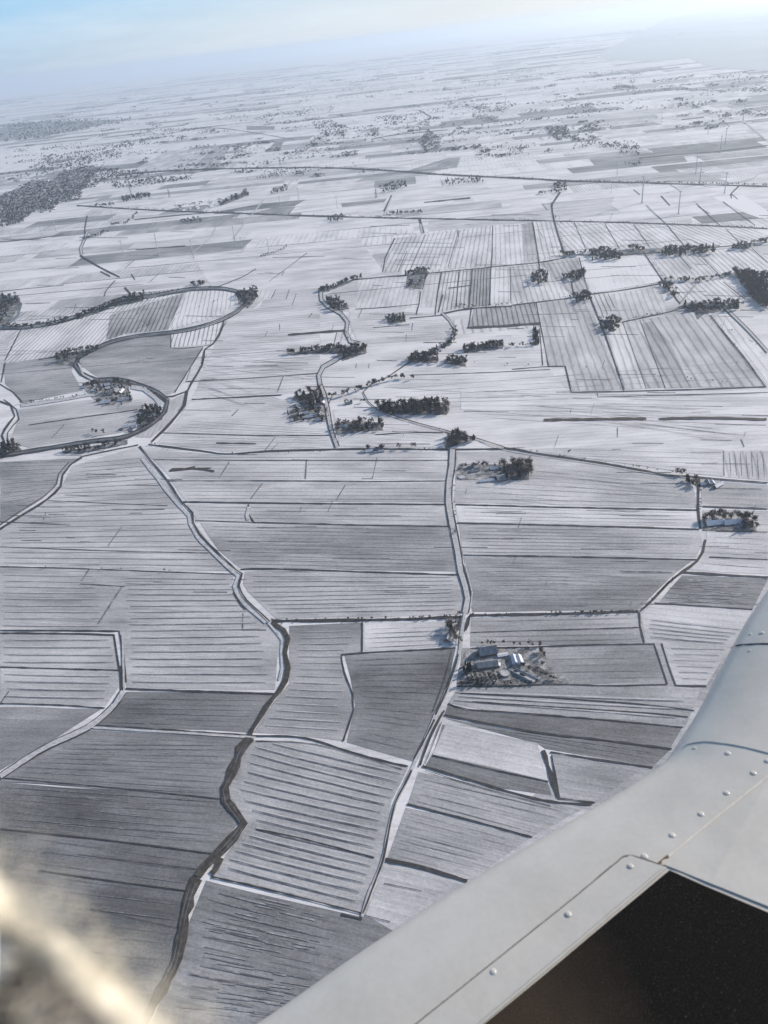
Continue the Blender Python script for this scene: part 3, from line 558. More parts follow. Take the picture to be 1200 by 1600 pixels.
# river with its two banks
riv = [(0, 712), (37, 706), (93, 697), (143, 689), (187, 684), (213, 675), (240, 660), (258, 642), (262, 625), (247, 613), (213, 600), (187, 593), (150, 593), (127, 583), (117, 570), (123, 558), (143, 547), (173, 534), (213, 525), (267, 519), (307, 512), (347, 499), (372, 485), (384, 473), (377, 459), (350, 451), (310, 451), (283, 454), (233, 463), (187, 468), (150, 482), (117, 495), (83, 505), (33, 512), (0, 512)]
ice.add([(p[0], p[1], 2.6 if p[1] > 560 else 1.6) for p in riv])
for o in (-1, 1):
    D([(p[0], p[1], 2.8 if p[1] > 560 else 1.9) for p in riv], 2, True, .25, o*(2.6 if o > 0 else 2.3))
ice.add([(0, 463), (20, 463), (33, 475), (28, 493), (10, 508), (0, 510)], 4.0)
brown.add([(262, 625), (247, 613), (213, 600), (187, 593), (150, 593)], 2.5, True, .2, -4)
# roads with snow on them and a ditch each side
def lane(pts, w, dw, gap=None, o2=True):
    gap = gap or w*.5+dw*.5
    berm.add(pts, w+dw*1.7)
    road.add(pts, w); D(pts, dw, True, .2, -gap)
    if o2: D(pts, dw, True, .2, gap)
lane([(707, 702), (706, 727), (702, 753), (701, 783), (705, 810), (711, 840), (716, 867), (720, 893), (727, 915), (731, 935), (727, 957)], 5, 2.6, 5)
road.add([(727, 955), (722, 985), (720, 1012), (715, 1035), (708, 1055), (698, 1080), (681, 1116), (666, 1152), (651, 1186), (644, 1200), (638, 1215), (618, 1255), (607, 1300), (598, 1345), (575, 1400), (566, 1432)], 5)
for pts, w in (([(720, 962), (716, 985)], 4), ([(734, 962), (727, 985)], 5), ([(716, 1022), (707, 1052), (697, 1080), (680, 1117)], 3.6), ([(679, 1124), (665, 1152), (648, 1184)], 3.0), ([(694, 1110), (672, 1152), (656, 1196)], 3.4), ([(706, 1018), (695, 1060), (676, 1112)], 1.4),
               ([(643, 1203), (630, 1230), (617, 1255), (607, 1300), (598, 1345), (585, 1380), (567, 1427)], 3.6), ([(690, 1128), (664, 1194)], 1.6)): D(pts, w)
berm.add([(735, 950), (738, 925), (733, 905), (726, 880)], 2)
lane([(193, 1080), (180, 1100), (150, 1128), (120, 1145), (80, 1163), (45, 1183), (0, 1213)], 5, 1.4, 4.5)
road.add([(140, 1136), (260, 1143), (388, 1151), (400, 1152)], 2.4); road.add([(191, 990), (193, 1040), (194, 1080)], 3.0)
lane([(527, 698), (517, 670), (512, 640), (507, 617), (500, 600), (498, 587), (505, 573), (523, 563), (533, 557)], 3.2, 1.8, 3.2)
lane([(563, 537), (547, 533), (541, 520), (543, 503), (533, 490), (512, 478), (502, 468), (501, 453)], 2.6, 1.5, 2.8)
lane([(690, 488), (702, 500), (710, 513), (710, 523), (695, 537), (667, 553)], 1.6, 1.0, 1.8)
D([(667, 553), (633, 570), (607, 588), (580, 600), (567, 613)], 1.6)
road.add([(567, 613), (575, 628), (590, 641), (640, 659), (700, 675), (750, 688), (790, 701)], 1.2); D([(567, 612), (575, 627), (590, 640), (640, 657), (700, 673), (750, 686), (790, 699)], 1.6)
road.add([(750, 689), (790, 703), (850, 713), (940, 726), (1000, 737), (1087, 748)], 1.0); D([(787, 700), (807, 702), (850, 710), (940, 723), (1000, 734), (1040, 742), (1087, 745), (1133, 749), (1200, 754)], 3.2)
lane([(1063, 473), (1090, 440), (1093, 442)], .8, .6, .8)
lane([(1130, 478), (1150, 497), (1175, 522), (1200, 550)], 2.2, 1.5, 2.2)
lane([(128, 398), (126, 388), (133, 372), (136, 362)], 2.2, 1.3, 2)
road.add([(600, 336), (606, 322), (612, 308)], 2.2); road.add([(365, 372), (385, 345), (402, 325), (412, 312)], 2.2); road.add([(438, 300), (455, 284), (470, 270)], 2)
road.add([(0, 670), (100, 667)], .1)
road.add([(300, 350), (310, 370), (299, 400)], .1)
road.add([(1160, 188), (1180, 204), (1194, 216), (1200, 220)], 2.4); road.add([(1100, 290), (1140, 286), (1175, 280), (1188, 270), (1200, 268)], 2.2); road.add([(1010, 320), (1026, 336)], 1.6)
road.add([(660, 364), (657, 350)], 3); road.add([(300, 395), (330, 370), (340, 350)], 1.2); road.add([(375, 395), (385, 385)], 1.4)
berm.add([(390, 792), (386, 805), (388, 812)], 6)
berm.add([(33, 633), (90, 625), (147, 615)], 5); berm.add([(205, 604), (225, 608), (243, 622), (250, 632)], 7); berm.add([(128, 573), (122, 565), (130, 585), (145, 593)], 3)
berm.add([(1000, 279), (1050, 274)], 1.6)
# farmyards and wood floors
yard = Rib('floor')
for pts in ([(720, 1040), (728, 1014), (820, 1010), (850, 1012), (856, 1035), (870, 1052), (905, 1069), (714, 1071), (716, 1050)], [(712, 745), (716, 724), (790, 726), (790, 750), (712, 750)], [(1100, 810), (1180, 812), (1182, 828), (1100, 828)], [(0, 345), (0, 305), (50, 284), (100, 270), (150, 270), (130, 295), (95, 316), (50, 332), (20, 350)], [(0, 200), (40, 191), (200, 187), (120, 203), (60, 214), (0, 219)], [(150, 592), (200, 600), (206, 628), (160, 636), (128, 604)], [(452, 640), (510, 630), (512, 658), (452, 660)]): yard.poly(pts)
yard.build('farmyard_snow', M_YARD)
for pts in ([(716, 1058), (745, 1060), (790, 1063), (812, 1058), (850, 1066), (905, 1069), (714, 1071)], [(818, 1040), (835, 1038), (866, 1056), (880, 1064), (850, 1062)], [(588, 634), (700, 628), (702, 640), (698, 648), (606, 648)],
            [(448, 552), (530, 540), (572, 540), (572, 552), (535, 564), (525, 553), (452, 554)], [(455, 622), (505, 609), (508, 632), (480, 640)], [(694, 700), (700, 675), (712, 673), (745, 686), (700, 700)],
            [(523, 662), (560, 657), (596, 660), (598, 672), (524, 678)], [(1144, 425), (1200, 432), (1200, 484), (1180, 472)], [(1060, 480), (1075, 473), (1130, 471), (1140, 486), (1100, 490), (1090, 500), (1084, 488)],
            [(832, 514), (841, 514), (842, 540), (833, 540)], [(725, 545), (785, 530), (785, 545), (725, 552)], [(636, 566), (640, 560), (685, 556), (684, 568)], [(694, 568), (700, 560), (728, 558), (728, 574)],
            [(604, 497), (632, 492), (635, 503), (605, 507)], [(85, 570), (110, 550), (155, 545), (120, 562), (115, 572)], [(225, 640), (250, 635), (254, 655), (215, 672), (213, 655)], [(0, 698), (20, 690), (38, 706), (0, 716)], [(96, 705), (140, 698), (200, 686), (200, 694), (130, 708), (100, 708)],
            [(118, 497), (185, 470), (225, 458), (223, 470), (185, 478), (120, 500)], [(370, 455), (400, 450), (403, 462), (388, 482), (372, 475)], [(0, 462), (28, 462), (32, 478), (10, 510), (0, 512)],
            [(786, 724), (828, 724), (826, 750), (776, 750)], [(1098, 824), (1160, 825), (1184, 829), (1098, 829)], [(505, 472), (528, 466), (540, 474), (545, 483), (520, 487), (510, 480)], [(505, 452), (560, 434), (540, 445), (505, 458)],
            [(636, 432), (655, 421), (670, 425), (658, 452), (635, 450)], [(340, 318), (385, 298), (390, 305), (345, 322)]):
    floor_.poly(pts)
# the bay at the far right
sea = Rib(); sea.poly([(935, 87), (945, 92), (1000, 94), (1050, 92), (1075, 90), (1095, 98), (1110, 104), (1140, 106), (1200, 110), (1330, 122), (1500, 120), (1500, -40), (1200, -6), (1120, 8), (1040, 30), (985, 58), (970, 68)])
t = NT('pale_frozen_sea'); g = t.pos(); mpn = t.n('ShaderNodeMapping'); mpn.inputs['Scale'].default_value = (1/2600, 1/9000, 1); t.l(g, mpn.inputs[0])
t.l(t.ramp(t.noise(mpn.outputs[0], 1.0, 5, 0.6), [(0.35, (0.40, 0.42, 0.40)), (0.6, (0.54, 0.56, 0.52))]), t.b.inputs['Base Color']); t.b.inputs['Roughness'].default_value = 0.45
o = sea.build('sea', t.m)
coast = Rib(); coast.add([(985, 58), (970, 67), (950, 76), (938, 85), (945, 92), (1000, 94), (1050, 93), (1075, 90), (1100, 100), (1130, 106), (1200, 110)], 2.0)
coast.build('beach', M_BERM)
mudf = Rib(); mudf.add([(1047, 62), (1056, 57), (1066, 51)], 5); mudf.add([(990, 55), (1010, 49)], 2); mudf.build('mud_flat', M_ICE)
me = bpy.data.meshes.new('snowy_fields'); me.from_pydata(fv, [], ff)
me.attributes.new('fuv', 'FLOAT_VECTOR', 'POINT').data.foreach_set('vector', fuv)
me.attributes.new('fpar', 'FLOAT_VECTOR', 'POINT').data.foreach_set('vector', fpar)
me.materials.append(M_FIELD); o = bpy.data.objects.new('snowy_fields', me); COL.objects.link(o); o['kind'] = 'structure'
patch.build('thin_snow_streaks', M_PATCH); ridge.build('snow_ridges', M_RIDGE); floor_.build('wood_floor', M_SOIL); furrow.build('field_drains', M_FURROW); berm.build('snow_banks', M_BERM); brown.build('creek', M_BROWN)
ice.build('river', M_ICE); ditch.build('ditches', M_DITCH); road.build('road', M_ROAD)
# ------------------------------------------------------------ trees
def tube(v, f, mi, pts, rad, seg=5, mat=0):
    """tapered limb through pts"""
    rings = []
    for i, p in enumerate(pts):
        a = pts[min(i+1, len(pts)-1)]-pts[max(i-1, 0)]; a.normalize(); u = a.orthogonal().normalized(); w_ = a.cross(u)
        b = len(v); rings.append(b)
        for k in range(seg):
            t_ = 2*math.pi*k/seg; v.append(p+(u*math.cos(t_)+w_*math.sin(t_))*rad[i])
    for i in range(len(rings)-1):
        for k in range(seg):
            f.append((rings[i]+k, rings[i]+(k+1) % seg, rings[i+1]+(k+1) % seg, rings[i+1]+k)); mi.append(mat)
def bare_tree_data(seed, h=16.0, nf=230, wide=0.34, evergreen=False):
    r = random.Random(seed); tv, tf, tm = [], [], []; cv, cf = [], []
    top = Vector((r.uniform(-.6, .6), r.uniform(-.6, .6), h*(0.9 if evergreen else 0.62)))
    tube(tv, tf, tm, [Vector((0, 0, 0)), top*0.5+Vector((r.uniform(-.3, .3), r.uniform(-.3, .3), 0)), top], [h*.022, h*.016, h*.006], 6)
    tips = []
    if evergreen:
        for k in range(nf*2):
            z = h*(0.12+0.88*(k/(nf*2))**0.8); rr = h*0.19*(1-(z/h))**0.8*r.uniform(0.35, 1.1)+0.15; a = r.uniform(0, 6.283)
            tips.append(Vector((rr*math.cos(a), rr*math.sin(a), z)))
    else:
        nl = r.randint(6, 9)
        for k in range(nl):
            b = top*r.uniform(0.35, 0.95); a = 6.283*k/nl+r.uniform(-.4, .4); L = h*r.uniform(.22, .42)
            d = Vector((math.cos(a)*r.uniform(.5, 1), math.sin(a)*r.uniform(.5, 1), r.uniform(.55, 1.2))).normalized()
            m = b+d*L*.5; e = b+d*L+Vector((0, 0, L*.15)); tube(tv, tf, tm, [b, m, e], [h*.011, h*.007, h*.003], 4)
            for q in range(3):
                d2 = (d+Vector((r.uniform(-1, 1), r.uniform(-1, 1), r.uniform(-.2, .8)))).normalized(); e2 = m+d2*L*r.uniform(.35, .6)
                tube(tv, tf, tm, [m, e2], [h*.005, h*.002], 3); tips.append(e2)
            tips += [m, e]
        core = list(tips); cz = h*.62
        while len(tips) < nf:
            c = r.choice(core); tips.append(c+Vector((r.gauss(0, 1), r.gauss(0, 1), r.gauss(0, 1)*.8))*h*.075)
    for c in tips:
        s_ = h*r.uniform(.022, .055) if not evergreen else h*r.uniform(.03, .05)
        d = Vector((r.gauss(0, 1), r.gauss(0, 1), r.gauss(0, 1)+(.6 if not evergreen else -.3))).normalized(); u = d.orthogonal().normalized()
        u = Matrix.Rotation(r.uniform(0, 6.28), 3, d) @ u; b = len(cv); k = .5 if not evergreen else .8
        cv += [c-d*s_, c+u*s_*k, c+d*s_*1.3, c-u*s_*k]; cf.append((b, b+1, b+2, b+3))
    return (tv, tf), (cv, cf)
TREES = []
for i in range(6):
    ev = i >= 4
    (tv, tf), (cv, cf) = bare_tree_data(100+i, 16.0, 260, evergreen=ev)
    a = bpy.data.meshes.new('trunk'); a.from_pydata(tv, [], tf); a.materials.append(M_BARK)
    b = bpy.data.meshes.new('crown'); b.from_pydata(cv, [], cf); b.materials.append(M_NEEDLE if ev else M_TWIG)
    TREES.append((a, b))
FAR = []          # light far-off variants for the woodland stuff
for i in range(5):
    (_, _), (cv, cf) = bare_tree_data(200+i, 15.0, 60, evergreen=(i == 4))
    cv = np.array([tuple(v) for v in cv]); cc = cv.reshape(-1, 4, 3); m = cc.mean(axis=1, keepdims=True); cc[:] = m+(cc-m)*2.5
    FAR.append(cv)
want = []         # (world point, height, label, group, evergreen)
def in_poly(x, y, P):
    c = False; j = len(P)-1
    for i in range(len(P)):
        if (P[i][1] > y) != (P[j][1] > y) and x < (P[j][0]-P[i][0])*(y-P[i][1])/(P[j][1]-P[i][1])+P[i][0]: c = not c
        j = i
    return c
def wood(P, n, h, label, group, ev=0.1):
    xs = [p[0] for p in P]; ys = [p[1] for p in P]; k = 0; g = 0
    n = int(n*1.7)
    while k < n and g < n*60:
        g += 1; x = random.uniform(min(xs), max(xs)); y = random.uniform(min(ys), max(ys))
        if in_poly(x, y, P): want.append((G(x, y), h*random.uniform(.65, 1.15), label, group, random.random() < ev)); k += 1
def row(pts, n, h, label, group, ev=0.05, spread=1.5, lo=.6):
    sp = smooth_px(pts, 3.0, 1.0)
    if not label: n = int(n*1.5)
    for k in range(n):
        x, y, _ = sp[int(random.random()*(len(sp)-1))]
        want.append((G(x+random.gauss(0, spread*.7), y+random.gauss(0, spread*.5)), h*random.uniform(lo, 1.15), label, group, random.random() < ev))
def lone(x, y, h, label, ev=False): want.append((G(x, y), h, label, None, ev))
wood([(692, 975), (703, 972), (714, 990), (714, 1004), (706, 1006), (700, 990)], 9, 13, 'bare tree in the brown thicket behind the roadside cottage', 'trees of the roadside cottage thicket')
lone(703, 984, 17, 'tallest rusty brown tree at the roadside cottage')
wood([(724, 1040), (735, 1040), (737, 1050), (723, 1050)], 6, 12, 'dark evergreen tree around the little farm shed', 'evergreens round the farm shed', .9)
for r_ in range(8):
    for c_ in range(4): want.append((G(727+r_*7.2+c_*1.6, 1054+c_*4.0+random.uniform(-1, 1)), random.uniform(4.5, 7), 'small bare fruit tree in the snowy farm orchard', 'fruit trees of the farm orchard', False))
row([(716, 1070), (800, 1070), (860, 1066)], 22, 6, 'low bare hedge tree along the south edge of the big farm', 'hedge trees along the south edge of the big farm')
row([(815, 1040), (840, 1052), (870, 1064)], 16, 6, 'low bare tree on the bank beside the silage slab', 'trees beside the silage slab')
row([(845, 1018), (852, 1030), (846, 1042)], 7, 9, 'bare tree at the east side of the twin roofed barn', 'trees east of the twin roofed barn')
row([(745, 1008), (790, 1008), (850, 1010)], 12, 7, 'bare hedge tree behind the farm buildings', 'hedge trees behind the big farm')
wood([(782, 726), (812, 723), (829, 726), (831, 745), (822, 750), (778, 750)], 34, 16, 'tall bare brown tree in the grove at the east end of the pond farm', 'grove at the east end of the pond farm')
row([(716, 733), (735, 730), (760, 728), (788, 727)], 14, 9, 'bare tree behind the pond farm buildings', 'trees behind the pond farm', .3)
wood([(694, 697), (700, 680), (712, 677), (735, 685), (743, 689), (705, 699)], 30, 15, 'bare tree in the triangular copse at the road fork', 'copse at the road fork')
row([(574, 703), (600, 704)], 9, 12, 'bare tree by the lonely cottages on the ditch road', 'trees by the lonely cottages'); row([(620, 700), (650, 700)], 4, 13, 'bare roadside tree west of the road fork', 'roadside trees west of the road fork')
wood([(1098, 808), (1130, 803), (1150, 806), (1180, 808), (1184, 828), (1160, 828), (1158, 814), (1110, 812), (1100, 820)], 36, 13, 'bare tree framing the walled farm at the right edge', 'trees framing the walled farm')
wood([(1053, 738), (1087, 743), (1092, 765), (1085, 764)], 12, 12, 'bare tree at the crossroads left of the white farmhouse', 'crossroads trees'); lone(889, 709, 8, 'lone bare tree above the slanting country road')
wood([(586, 634), (604, 632), (700, 627), (702, 634), (698, 648), (608, 648), (592, 641)], 110, 15, 'bare tree in the long rectangular woodlot', 'long rectangular woodlot', .25)
wood([(524, 661), (560, 658), (600, 660), (598, 672), (560, 676), (525, 674)], 30, 15, 'bare tree in the grove right of the village road', 'grove right of the village road')
wood([(458, 620), (478, 610), (503, 610), (506, 632), (490, 640), (470, 632)], 30, 15, 'bare tree in the wood west of the village street', 'wood west of the village street', .3)
row([(514, 620), (540, 618), (566, 609)], 16, 12, 'bare tree along the lane leading right from the village', 'trees along the village lane'); row([(538, 630), (560, 628), (572, 630)], 9, 9, 'bare tree round the small house below the lane', 'trees round the house below the lane')
row([(575, 605), (600, 597), (625, 592), (648, 593)], 22, 12, 'bare tree in the hedgerow west of the bent road', 'hedgerow west of the bent road')
wood([(124, 570), (118, 560), (88, 568), (90, 560), (110, 548), (140, 545), (158, 545), (135, 560)], 26, 13, 'bare tree at the tight river bend', 'trees at the tight river bend')
wood([(218, 642), (248, 632), (255, 648), (240, 662), (216, 668)], 34, 12, 'bare tree in the thicket inside the river loop', 'thicket inside the river loop')
wood([(128, 598), (165, 594), (202, 606), (208, 624), (190, 634), (150, 622)], 34, 9, 'bare garden tree between the houses of the river bend village', 'garden trees of the river bend village', .3)
wood([(446, 640), (490, 634), (510, 640), (512, 658), (455, 660)], 26, 10, 'bare garden tree between the houses left of the village street', 'garden trees left of the village street', .3)
row([(718, 962), (712, 975), (722, 1010)], 8, 9, 'bare roadside tree near the crossing by the cottage', 'roadside trees by the cottage')
row([(180, 598), (195, 600), (210, 604)], 10, 12, 'bare tree on the river bank behind the village', 'river bank trees behind the village'); row([(147, 677), (180, 678)], 5, 10, 'small bare tree on the field west of the riverside house', 'small trees west of the riverside house')
wood([(97, 705), (140, 697), (196, 688), (190, 694), (130, 708)], 30, 9, 'bare bush tree on the strip below the river dike', 'strip of trees below the river dike'); wood([(0, 700), (20, 690), (38, 706), (0, 716)], 20, 13, 'dark bare tree at the left edge beside the river', 'trees at the left edge beside the river')
row([(33, 631), (90, 624), (147, 615)], 26, 6, 'small tree in the long planted row leading to the village', 'planted row leading to the village', 0, .4)
wood([(448, 552), (530, 541), (536, 545), (530, 548), (455, 554)], 46, 11, '', ''); wood([(533, 545), (572, 540), (573, 550), (535, 562), (525, 556)], 34, 13, '', '')
wood([(725, 545), (785, 535), (786, 543), (725, 550)], 40, 12, '', ''); row([(786, 542), (840, 540)], 14, 9, '', ''); wood([(638, 567), (650, 556), (684, 556), (684, 568)], 34, 13, '', ''); wood([(694, 570), (700, 560), (730, 560), (728, 572)], 24, 12, '', '')
row([(710, 515), (705, 535), (680, 550), (668, 556)], 50, 10, '', '', .1, 4); wood([(603, 497), (632, 493), (635, 505), (605, 507)], 24, 11, '', ''); wood([(505, 470), (528, 466), (540, 474), (543, 483), (520, 487), (510, 480)], 30, 13, '', ''); row([(500, 455), (520, 450), (545, 440), (568, 434)], 44, 12, '', '', .1, 2)
wood([(636, 430), (655, 421), (670, 425), (658, 452), (637, 450)], 16, 11, '', ''); row([(635, 430), (655, 424), (668, 424), (664, 445)], 20, 12, '', ''); row([(645, 440), (638, 452)], 10, 10, '', '')
row([(713, 478), (760, 480), (800, 475)], 20, 6, '', ''); row([(377+500, 398), (900, 399)], 14, 12, '', ''); wood([(918, 395), (945, 390), (975, 400), (970, 408), (925, 408)], 50, 14, '', ''); row([(885, 400), (920, 395), (950, 393)], 20, 10, '', '')
wood([(981, 388), (1004, 386), (1006, 394), (984, 395)], 16, 13, '', ''); wood([(1030, 392), (1060, 388), (1115, 388), (1117, 398), (1035, 402)], 70, 14, '', ''); wood([(1140, 386), (1170, 380), (1174, 392), (1145, 393)], 22, 12, '', ''); row([(1172, 382), (1200, 378)], 14, 12, '', '')
wood([(831, 430), (855, 428), (857, 445), (832, 445)], 26, 15, '', ''); wood([(878, 432), (914, 424), (914, 438), (880, 440)], 36, 13, '', ''); wood([(894, 462), (920, 458), (923, 474), (898, 474)], 30, 12, '', ''); wood([(936, 503), (960, 498), (971, 505), (965, 520), (940, 520)], 40, 12, '', '')
row([(1035, 440), (1060, 438), (1090, 440), (1137, 432)], 40, 10, '', '', .1, 2.5); wood([(1028, 446), (1048, 445), (1060, 462), (1052, 468)], 26, 11, '', ''); wood([(1062, 478), (1130, 470), (1165, 474), (1150, 488), (1075, 488)], 70, 12, '', ''); wood([(1143, 425), (1200, 432), (1200, 484), (1180, 472)], 170, 14, '', '', .2)
row([(1137, 430), (1200, 430)], 20, 12, '', ''); row([(893, 465), (920, 460)], 8, 8, '', ''); row([(985, 500), (1033, 490)], 8, 6, '', ''); wood([(832, 515), (841, 514), (842, 540), (833, 540)], 20, 9, '', '', 1)
wood([(118, 495), (185, 470), (226, 456), (226, 470), (188, 478), (120, 500)], 90, 12, '', ''); row([(226, 462), (300, 452), (330, 450)], 14, 8, '', ''); wood([(292, 447), (318, 441), (322, 446), (296, 450)], 18, 11, '', ''); wood([(368, 462), (385, 452), (402, 450), (405, 462), (388, 482), (374, 475)], 44, 12, '', '')
wood([(0, 462), (28, 462), (33, 476), (20, 480), (0, 512)], 60, 12, '', ''); row([(5, 512), (60, 510), (110, 500)], 44, 10, '', '', .1, 3); row([(90, 556), (140, 545)], 14, 10, '', '')
wood([(591, 293), (634, 283), (636, 294), (600, 302)], 50, 13, '', ''); row([(606, 335), (660, 333)], 30, 11, '', '', .1, 2); wood([(510, 344), (536, 335), (538, 344), (520, 348)], 22, 11, '', ''); wood([(694, 282), (750, 280), (755, 286), (700, 290)], 40, 12, '', ''); wood([(865, 290), (884, 284), (886, 300), (866, 304)], 36, 13, '', ''); row([(843, 303), (870, 300)], 14, 10, '', ''); row([(860, 312), (868, 350)], 10, 7, '', '')
wood([(282, 345), (312, 340), (316, 348), (284, 350)], 26, 11, '', ''); wood([(340, 318), (385, 298), (390, 305), (345, 322)], 50, 12, '', '', .5); wood([(420, 300), (448, 290), (450, 298), (424, 304)], 30, 12, '', ''); row([(130, 375), (172, 362)], 30, 11, '', ''); row([(175, 352), (200, 348), (215, 332)], 22, 11, '', ''); row([(405, 403), (440, 392), (450, 385)], 20, 8, '', '')
wood([(655, 225), (668, 202), (685, 212), (688, 232), (665, 238)], 100, 14, '', ''); wood([(850, 200), (885, 198), (890, 212), (860, 214)], 80, 14, '', ''); row([(890, 215), (940, 228), (1000, 232)], 100, 13, '', '', .1, 4); row([(970, 240), (998, 240), (1000, 258), (975, 258)], 40, 10, '', '', .1, 2); row([(700, 162), (740, 168), (790, 172)], 90, 13, '', '', .1, 5); row([(740, 180), (780, 190)], 60, 12, '', '', .1, 5)
row([(960, 140), (1010, 143), (1060, 140), (1130, 143), (1200, 140)], 140, 11, '', '', .1, 2); row([(1020, 128), (1060, 123), (1085, 118)], 60, 12, '', '', .1, 2); row([(963, 135), (995, 138)], 60, 12, '', '', .1, 3); wood([(0, 196), (50, 188), (205, 184), (205, 190), (120, 205), (60, 216), (0, 222)], 420, 15, '', '', .5)
row([(600, 267), (700, 274), (825, 280), (900, 284), (1025, 286), (1200, 290)], 240, 7, '', '', .1, .8); row([(210, 269), (280, 266), (380, 263), (500, 262), (600, 266)], 130, 7, '', '', .1, .8); row([(600, 341), (750, 343), (950, 347), (1200, 357)], 90, 5, '', '', .1, .8); row([(120, 322), (400, 334), (600, 340)], 90, 6, '', '', .1, .8)
wood([(0, 345), (0, 305), (30, 296), (50, 282), (80, 284), (100, 268), (130, 262), (150, 268), (212, 267), (212, 272), (160, 281), (150, 292), (130, 296), (125, 312), (95, 318), (80, 330), (50, 334), (36, 348), (0, 356)], 1900, 9, '', '', .25)
wood([(60, 255), (75, 248), (190, 236), (190, 246), (70, 270), (45, 262)], 240, 12, '', '', .3); wood([(160, 285), (300, 275), (300, 280), (190, 296)], 130, 11, '', '', .3); wood([(190, 308), (235, 303), (236, 309), (192, 316)], 60, 12, '', '', .6); row([(150, 322), (180, 320)], 30, 11, '', ''); row([(280, 252), (330, 248), (400, 240)], 50, 9, '', '')
wood([(487, 192), (515, 188), (545, 200), (540, 214), (500, 210)], 120, 13, '', '', .4); row([(400, 186), (440, 178), (520, 170)], 100, 12, '', '', .3, 4); row([(200, 212), (260, 205), (330, 200)], 80, 12, '', '', .3, 3); row([(70, 250), (120, 240), (210, 226)], 120, 12, '', '', .3, 3); row([(535, 240), (560, 238)], 26, 11, '', ''); row([(490, 228), (498, 224)], 14, 12, '', '')
row([(700, 222), (760, 214), (860, 200)], 30, 9, '', ''); row([(745, 244), (770, 243)], 20, 10, '', ''); row([(775, 245), (792, 243)], 18, 10, '', ''); row([(620, 195), (690, 185)], 30, 11, '', '')
# scattered far villages, hedgerows and woods, getting denser toward the horizon
rr = random.Random(5)
for k in range(760):
    x = rr.uniform(0, 1200); yh = 125-.115*x; y = yh+22+rr.random()**1.9*190
    if y > 285 or (x > 900 and y < 112): continue
    f_ = (y-yh)/100; n = rr.randint(8, 34); sx = rr.choice([rr.uniform(5, 14), rr.uniform(12, 46)]); sy = rr.uniform(.3, 1.3)*min(1.6, max(.5, f_))
    for q in range(n):
        u = rr.gauss(0, 1); want.append((G(x+u*sx*.6, y-.10*u*sx*.6+rr.gauss(0, sy)), rr.uniform(8, 13), '', '', rr.random() < .2))
for pts, n_ in (([(735, 962), (998, 957)], 20), ([(425, 971), (722, 965)], 26), ([(709, 708), (712, 840)], 8), ([(232, 694), (355, 709), (700, 702)], 16), ([(800, 702), (1087, 744)], 12), ([(1093, 750), (1094, 800)], 8), ([(1000, 955), (1067, 893)], 8), ([(0, 885), (366, 896)], 5),
               ([(883, 572), (1197, 605)], 12), ([(850, 573), (600, 560)], 4), ([(340, 470), (200, 520), (140, 550)], 26), ([(262, 625), (213, 600)], 16), ([(300, 600), (350, 505)], 8), ([(920, 460), (975, 608)], 10), ([(1110, 492), (1195, 603)], 10), ([(800, 477), (1033, 443)], 20), ([(640, 430), (885, 400)], 20), ([(500, 600), (527, 695)], 12), ([(533, 480), (545, 535)], 10), ([(870, 305), (880, 395)], 14), ([(1008, 395), (1063, 470)], 16), ([(1063, 475), (1200, 550)], 10), ([(0, 515), (230, 465)], 30), ([(380, 460), (390, 480)], 10)):
    row(pts, n_, 4.5, '', '', 0, .8, .5)
# the biggest in the picture stand as single trees, the rest is woodland
def size(w_): return w_[1]/w_[0].length
lab = [w_ for w_ in want if w_[2]]; lab.sort(key=size, reverse=True)
single = lab[:296]; rest = [w_ for w_ in want if not w_[2]]+lab[296:]
for p, h, label, group, ev in single:
    o = empty('pine_tree' if ev else 'bare_tree', p, random.uniform(0, 6.28)); s_ = h*1.12/16.0; o.scale = (s_, s_, s_)
    tag(o, label, 'tree', group); a, b = TREES[random.randint(4, 5) if ev else random.randint(0, 3)]
    for nm, me in (('trunk', a), ('crown', b)):
        c = bpy.data.objects.new(nm, me); COL.objects.link(c); c.parent = o
LITE = []
for q in FAR:
    c_ = q.reshape(-1, 4, 3)[::3]; m_ = c_.mean(axis=1, keepdims=True); LITE.append((m_+(c_-m_)*1.5).reshape(-1, 3))
V = []
for p, h, label, group, ev in rest:
    b = (LITE if p.length > 6500 else FAR)[4 if ev else random.randint(0, 3)]; a = random.uniform(0, 6.28) if p.length < 6500 else random.gauss(-.1, .25); c, s_ = math.cos(a), math.sin(a); k = h*(1.3 if p.length < 6500 else 1.02)/15.0*(1+min(1.2, p.length/16000)*.45)
    if p.length > 6500: b = b*np.array([2.4, 1.9, .85])
    q = b*k; V.append(np.stack([q[:, 0]*c-q[:, 1]*s_+p.x, q[:, 0]*s_+q[:, 1]*c+p.y, q[:, 2]+p.z], axis=1))
V = np.concatenate(V); nq = len(V)//4
me = bpy.data.meshes.new('woodland'); me.vertices.add(len(V)); me.vertices.foreach_set('co', V.astype(np.float32).ravel())
me.loops.add(nq*4); me.loops.foreach_set('vertex_index', np.arange(nq*4, dtype=np.int32)); me.polygons.add(nq); me.polygons.foreach_set('loop_start', np.arange(0, nq*4, 4, dtype=np.int32))
me.update(calc_edges=True); me.materials.append(M_TWIGS); o = bpy.data.objects.new('woodland', me); COL.objects.link(o)
tag(o, 'dark far-off woods, village trees and hedgerows spread over the snowy plain', 'woodland', None, 'stuff')
print('TREES', len(want), 'single', len(single), 'quads', nq)
